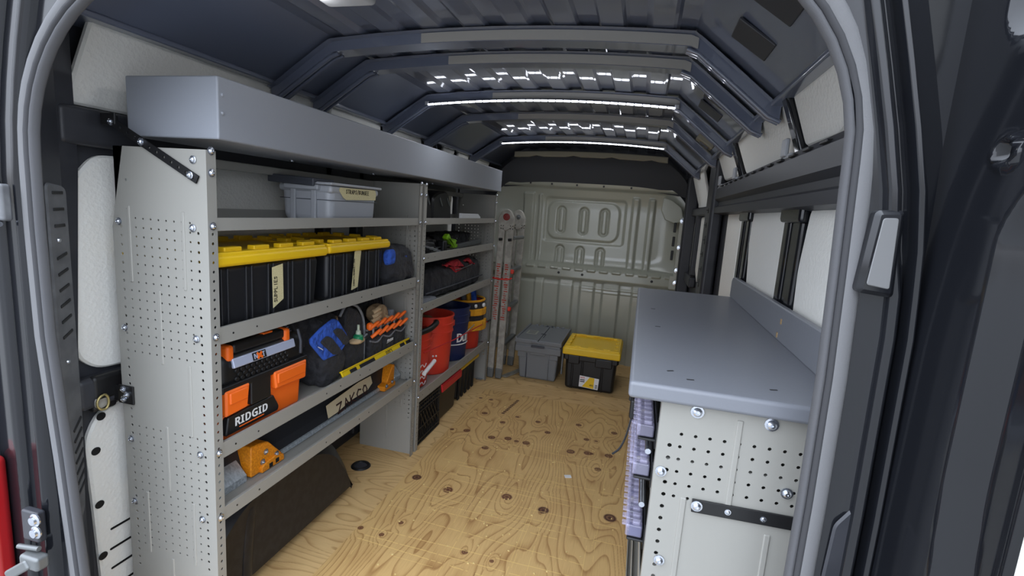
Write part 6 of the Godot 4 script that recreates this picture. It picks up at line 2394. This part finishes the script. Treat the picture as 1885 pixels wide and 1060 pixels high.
func workbench() -> void:
	# steel cabinet frame under the top, its near end perforated
	var t := thing("workbench_cabinet", "tall grey steel cabinet with perforated end under the worktop at right", "cabinet", Vector3(0.24, 0.0105, -1.56))
	var us := [0.068, 0.085]
	for i in 12:
		us.append(0.097 + 0.0253 * i)
	var vs := [0.0105]
	for j in 40:
		vs.append(0.02 + 0.0252 * j)
	vs.append(1.028)
	var hs := {}
	for j in range(2, vs.size() - 2):
		var y: float = (vs[j] + vs[j + 1]) / 2
		for i in range(1, us.size() - 1):
			if i == 1:
				if y < 0.955:
					hs[Vector2i(i, j)] = 0.0042
			elif y > 0.835 and y < 0.985 and i > 1:
				hs[Vector2i(i, j)] = 0.0034
	var m := MB.new()
	perforated(m, us, vs, hs, 0.002, Transform3D(Basis.IDENTITY, Vector3(0, 0, -0.93)))
	m.quad(Vector3(0.068, 0.0105, -0.93), Vector3(0.068, 1.028, -0.93), Vector3(0.068, 1.028, -0.955), Vector3(0.068, 0.0105, -0.955))
	var p := part("end_panel", m, mt.steel, t)
	for r in [[0.207, 0.925, 0.17], [0.128, 0.72, 0.24], [0.28, 0.70, 0.2]]:
		m = MB.new()
		m.rbox(Vector3(r[0], r[1], -0.93), Vector3(0.011, r[2], 0.005), 0.0024)
		part("pressed_rib", m, mt.steel, p)
	for c in [[0.132, 1.014], [0.258, 1.012], [0.081, 0.885], [0.300, 0.888], [0.098, 0.70], [0.30, 0.70], [0.09, 0.5]]:
		var b := inst("bolt", mt.bolt_mesh, mt.zinc, t)
		b.position = Vector3(c[0], c[1], -0.929) - t.position
		if c[1] > 1.0:
			b.scale = Vector3.ONE * 1.15
	m = MB.new()
	m.box(Vector3(0.225, 0.52, -2.17), Vector3(0.31, 1.01, 0.003))
	part("end_panel", m, mt.steel, t)
	m = MB.new()
	m.box(Vector3(0.376, 0.52, -1.55), Vector3(0.003, 1.01, 1.23))
	part("back_panel", m, mt.steel, t)
	for y in [0.05, 0.30, 0.55, 0.69, 0.80, 0.91]:
		m = MB.new()
		m.box(Vector3(0.225, y, -1.55), Vector3(0.30, 0.002, 1.23))
		m.rbox(Vector3(0.073, y + 0.008, -1.55), Vector3(0.003, 0.03, 1.23), 0.001)
		part("shelf", m, mt.steel, t)
	# worktop with its upstand
	var wt := thing("worktop", "blue-grey painted worktop with upstand along the right wall", "worktop", Vector3(0.2, 1.029, -1.55))
	m = MB.new()
	m.rbox(Vector3(0.201, 1.0455, -1.555), Vector3(0.392, 0.033, 1.30), 0.008, 1.0, true)
	part("top", m, mt.bench, wt)
	m = MB.new()
	m.xf = on_x(0.378)
	m.prism(round_poly(zy([-0.91, 1.061, -0.91, 1.155, -2.18, 1.148, -2.205, 1.13, -2.205, 1.061]), 0.008), 0.0, 0.018, 0.003)
	m.xf = Transform3D.IDENTITY
	part("upstand", m, mt.bench, wt)
	for c in [[0.082, -1.005, 0.5], [0.117, -0.965, 0.2], [0.265, -0.975, 0.3], [0.068, -1.42, 0.2], [0.06, -1.70, 0.0]]:
		m = MB.new()
		m.xf = Transform3D(Basis(Vector3.UP, c[2]), Vector3(c[0], 1.0622, c[1]))
		m.rbox(Vector3.ZERO, Vector3(0.014, 0.0008, 0.0045), 0.0003)
		m.xf = Transform3D.IDENTITY
		part("screw_slot", m, mt.ink, wt)
	for c in [[1.115, -1.42], [1.075, -1.44]]:
		m = MB.new()
		m.rbox(Vector3(0.3775, c[0], c[1]), Vector3(0.002, 0.014, 0.010), 0.0005)
		part("bare_hole", m, mat(Color(0.66, 0.55, 0.40), 0.8), wt)
	# black strap across the end
	var s := thing("strap_bar", "flat black steel bar bolted across the cabinet end", "bar", Vector3(0.24, 0.83, -0.925))
	m = MB.new()
	m.xf = Transform3D(Basis(Vector3(0, 0, 1), 0.02), Vector3(0.246, 0.832, -0.9265))
	m.rbox(Vector3.ZERO, Vector3(0.205, 0.026, 0.004), 0.001)
	m.xf = Transform3D.IDENTITY
	part("bar", m, mt.black, s)
	for x in [0.152, 0.207, 0.268]:
		var b := inst("bolt", mt.bolt_mesh, mt.zinc, s)
		b.position = Vector3(x, 0.8315, -0.924) - s.position
		if x > 0.16:
			b.scale = Vector3(0.55, 0.55, 0.3)
	# racks of small clear drawers on the aisle side
	var names := ["topmost rack of small clear parts drawers under the worktop edge", "middle rack of small clear parts drawers under the worktop edge", "lowest rack of small clear parts drawers under the worktop edge"]
	var drawer := MB.new()
	drawer.rbox(Vector3.ZERO, Vector3(0.034, 0.026, 0.022), 0.004)
	drawer.rbox(Vector3(-0.018, 0.010, 0), Vector3(0.014, 0.005, 0.015), 0.002)
	drawer.rbox(Vector3(0.004, 0.015, 0), Vector3(0.016, 0.008, 0.014), 0.003)
	var dm := drawer.mesh(Vector3.ZERO)
	var fill := MB.new()
	fill.box(Vector3(0.003, -0.002, 0), Vector3(0.024, 0.018, 0.016))
	var fm := fill.mesh(Vector3.ZERO)
	for q in 3:
		var y: float = [0.945, 0.862, 0.725][q]
		var rk := thing("drawer_rack", names[q], "drawer rack", Vector3(0.05, y - 0.05, -1.45), "racks of clear drawers")
		m = MB.new()
		m.rbox(Vector3(0.050, y - 0.016, -1.47), Vector3(0.034, 0.005, 1.02), 0.002)
		m.box(Vector3(0.067, y - 0.005, -1.47), Vector3(0.003, 0.055, 1.02))
		part("frame", m, mt.black, rk)
		for k in 38:
			var d := inst("drawer", dm, mt.clear, rk)
			d.position = Vector3(0.046, y, -0.975 - 0.0255 * k) - rk.position
			inst("contents", fm, [mt.ink, mt.dark_plastic, mt.blue, mt.ink, mt.alu][(k * 3 + q) % 5], d)
	for q in 2:
		var y: float = [0.905, 0.79][q]
		m = MB.new()
		m.tube([Vector3(0.055, y, -0.96), Vector3(0.055, y, -2.0)], 0.006, 8)
		tag(part("support_rod", m, mt.zinc), ["upper shiny rod between the clear drawer racks", "lower shiny rod between the clear drawer racks"][q], "rod")
	# buckled strap hanging from the far rack
	var st := thing("buckle_strap", "black buckled strap hanging from the drawer racks, tail over the floor", "strap", Vector3(0.02, 0.93, -1.35))
	m = MB.new()
	m.rbox(Vector3(0.022, 0.90, -1.20), Vector3(0.016, 0.05, 0.045), 0.006, 1.0, true)
	m.rbox(Vector3(0.016, 0.925, -1.22), Vector3(0.012, 0.03, 0.03), 0.004)
	part("buckle", m, mt.black, st)
	m = MB.new()
	m.tube(spline([Vector3(0.022, 0.885, -1.19), Vector3(0.012, 0.83, -1.18), Vector3(0.0, 0.80, -1.17), Vector3(-0.016, 0.785, -1.165)], 14), 0.005, 6, false, 0.5)
	part("tail", m, mt.cloth_black, st)
	m = MB.new()
	m.tube([Vector3(0.03, 1.02, -1.25), Vector3(0.024, 0.92, -1.21)], 0.007, 6, false, 0.4)
	part("webbing", m, mt.cloth_black, st)
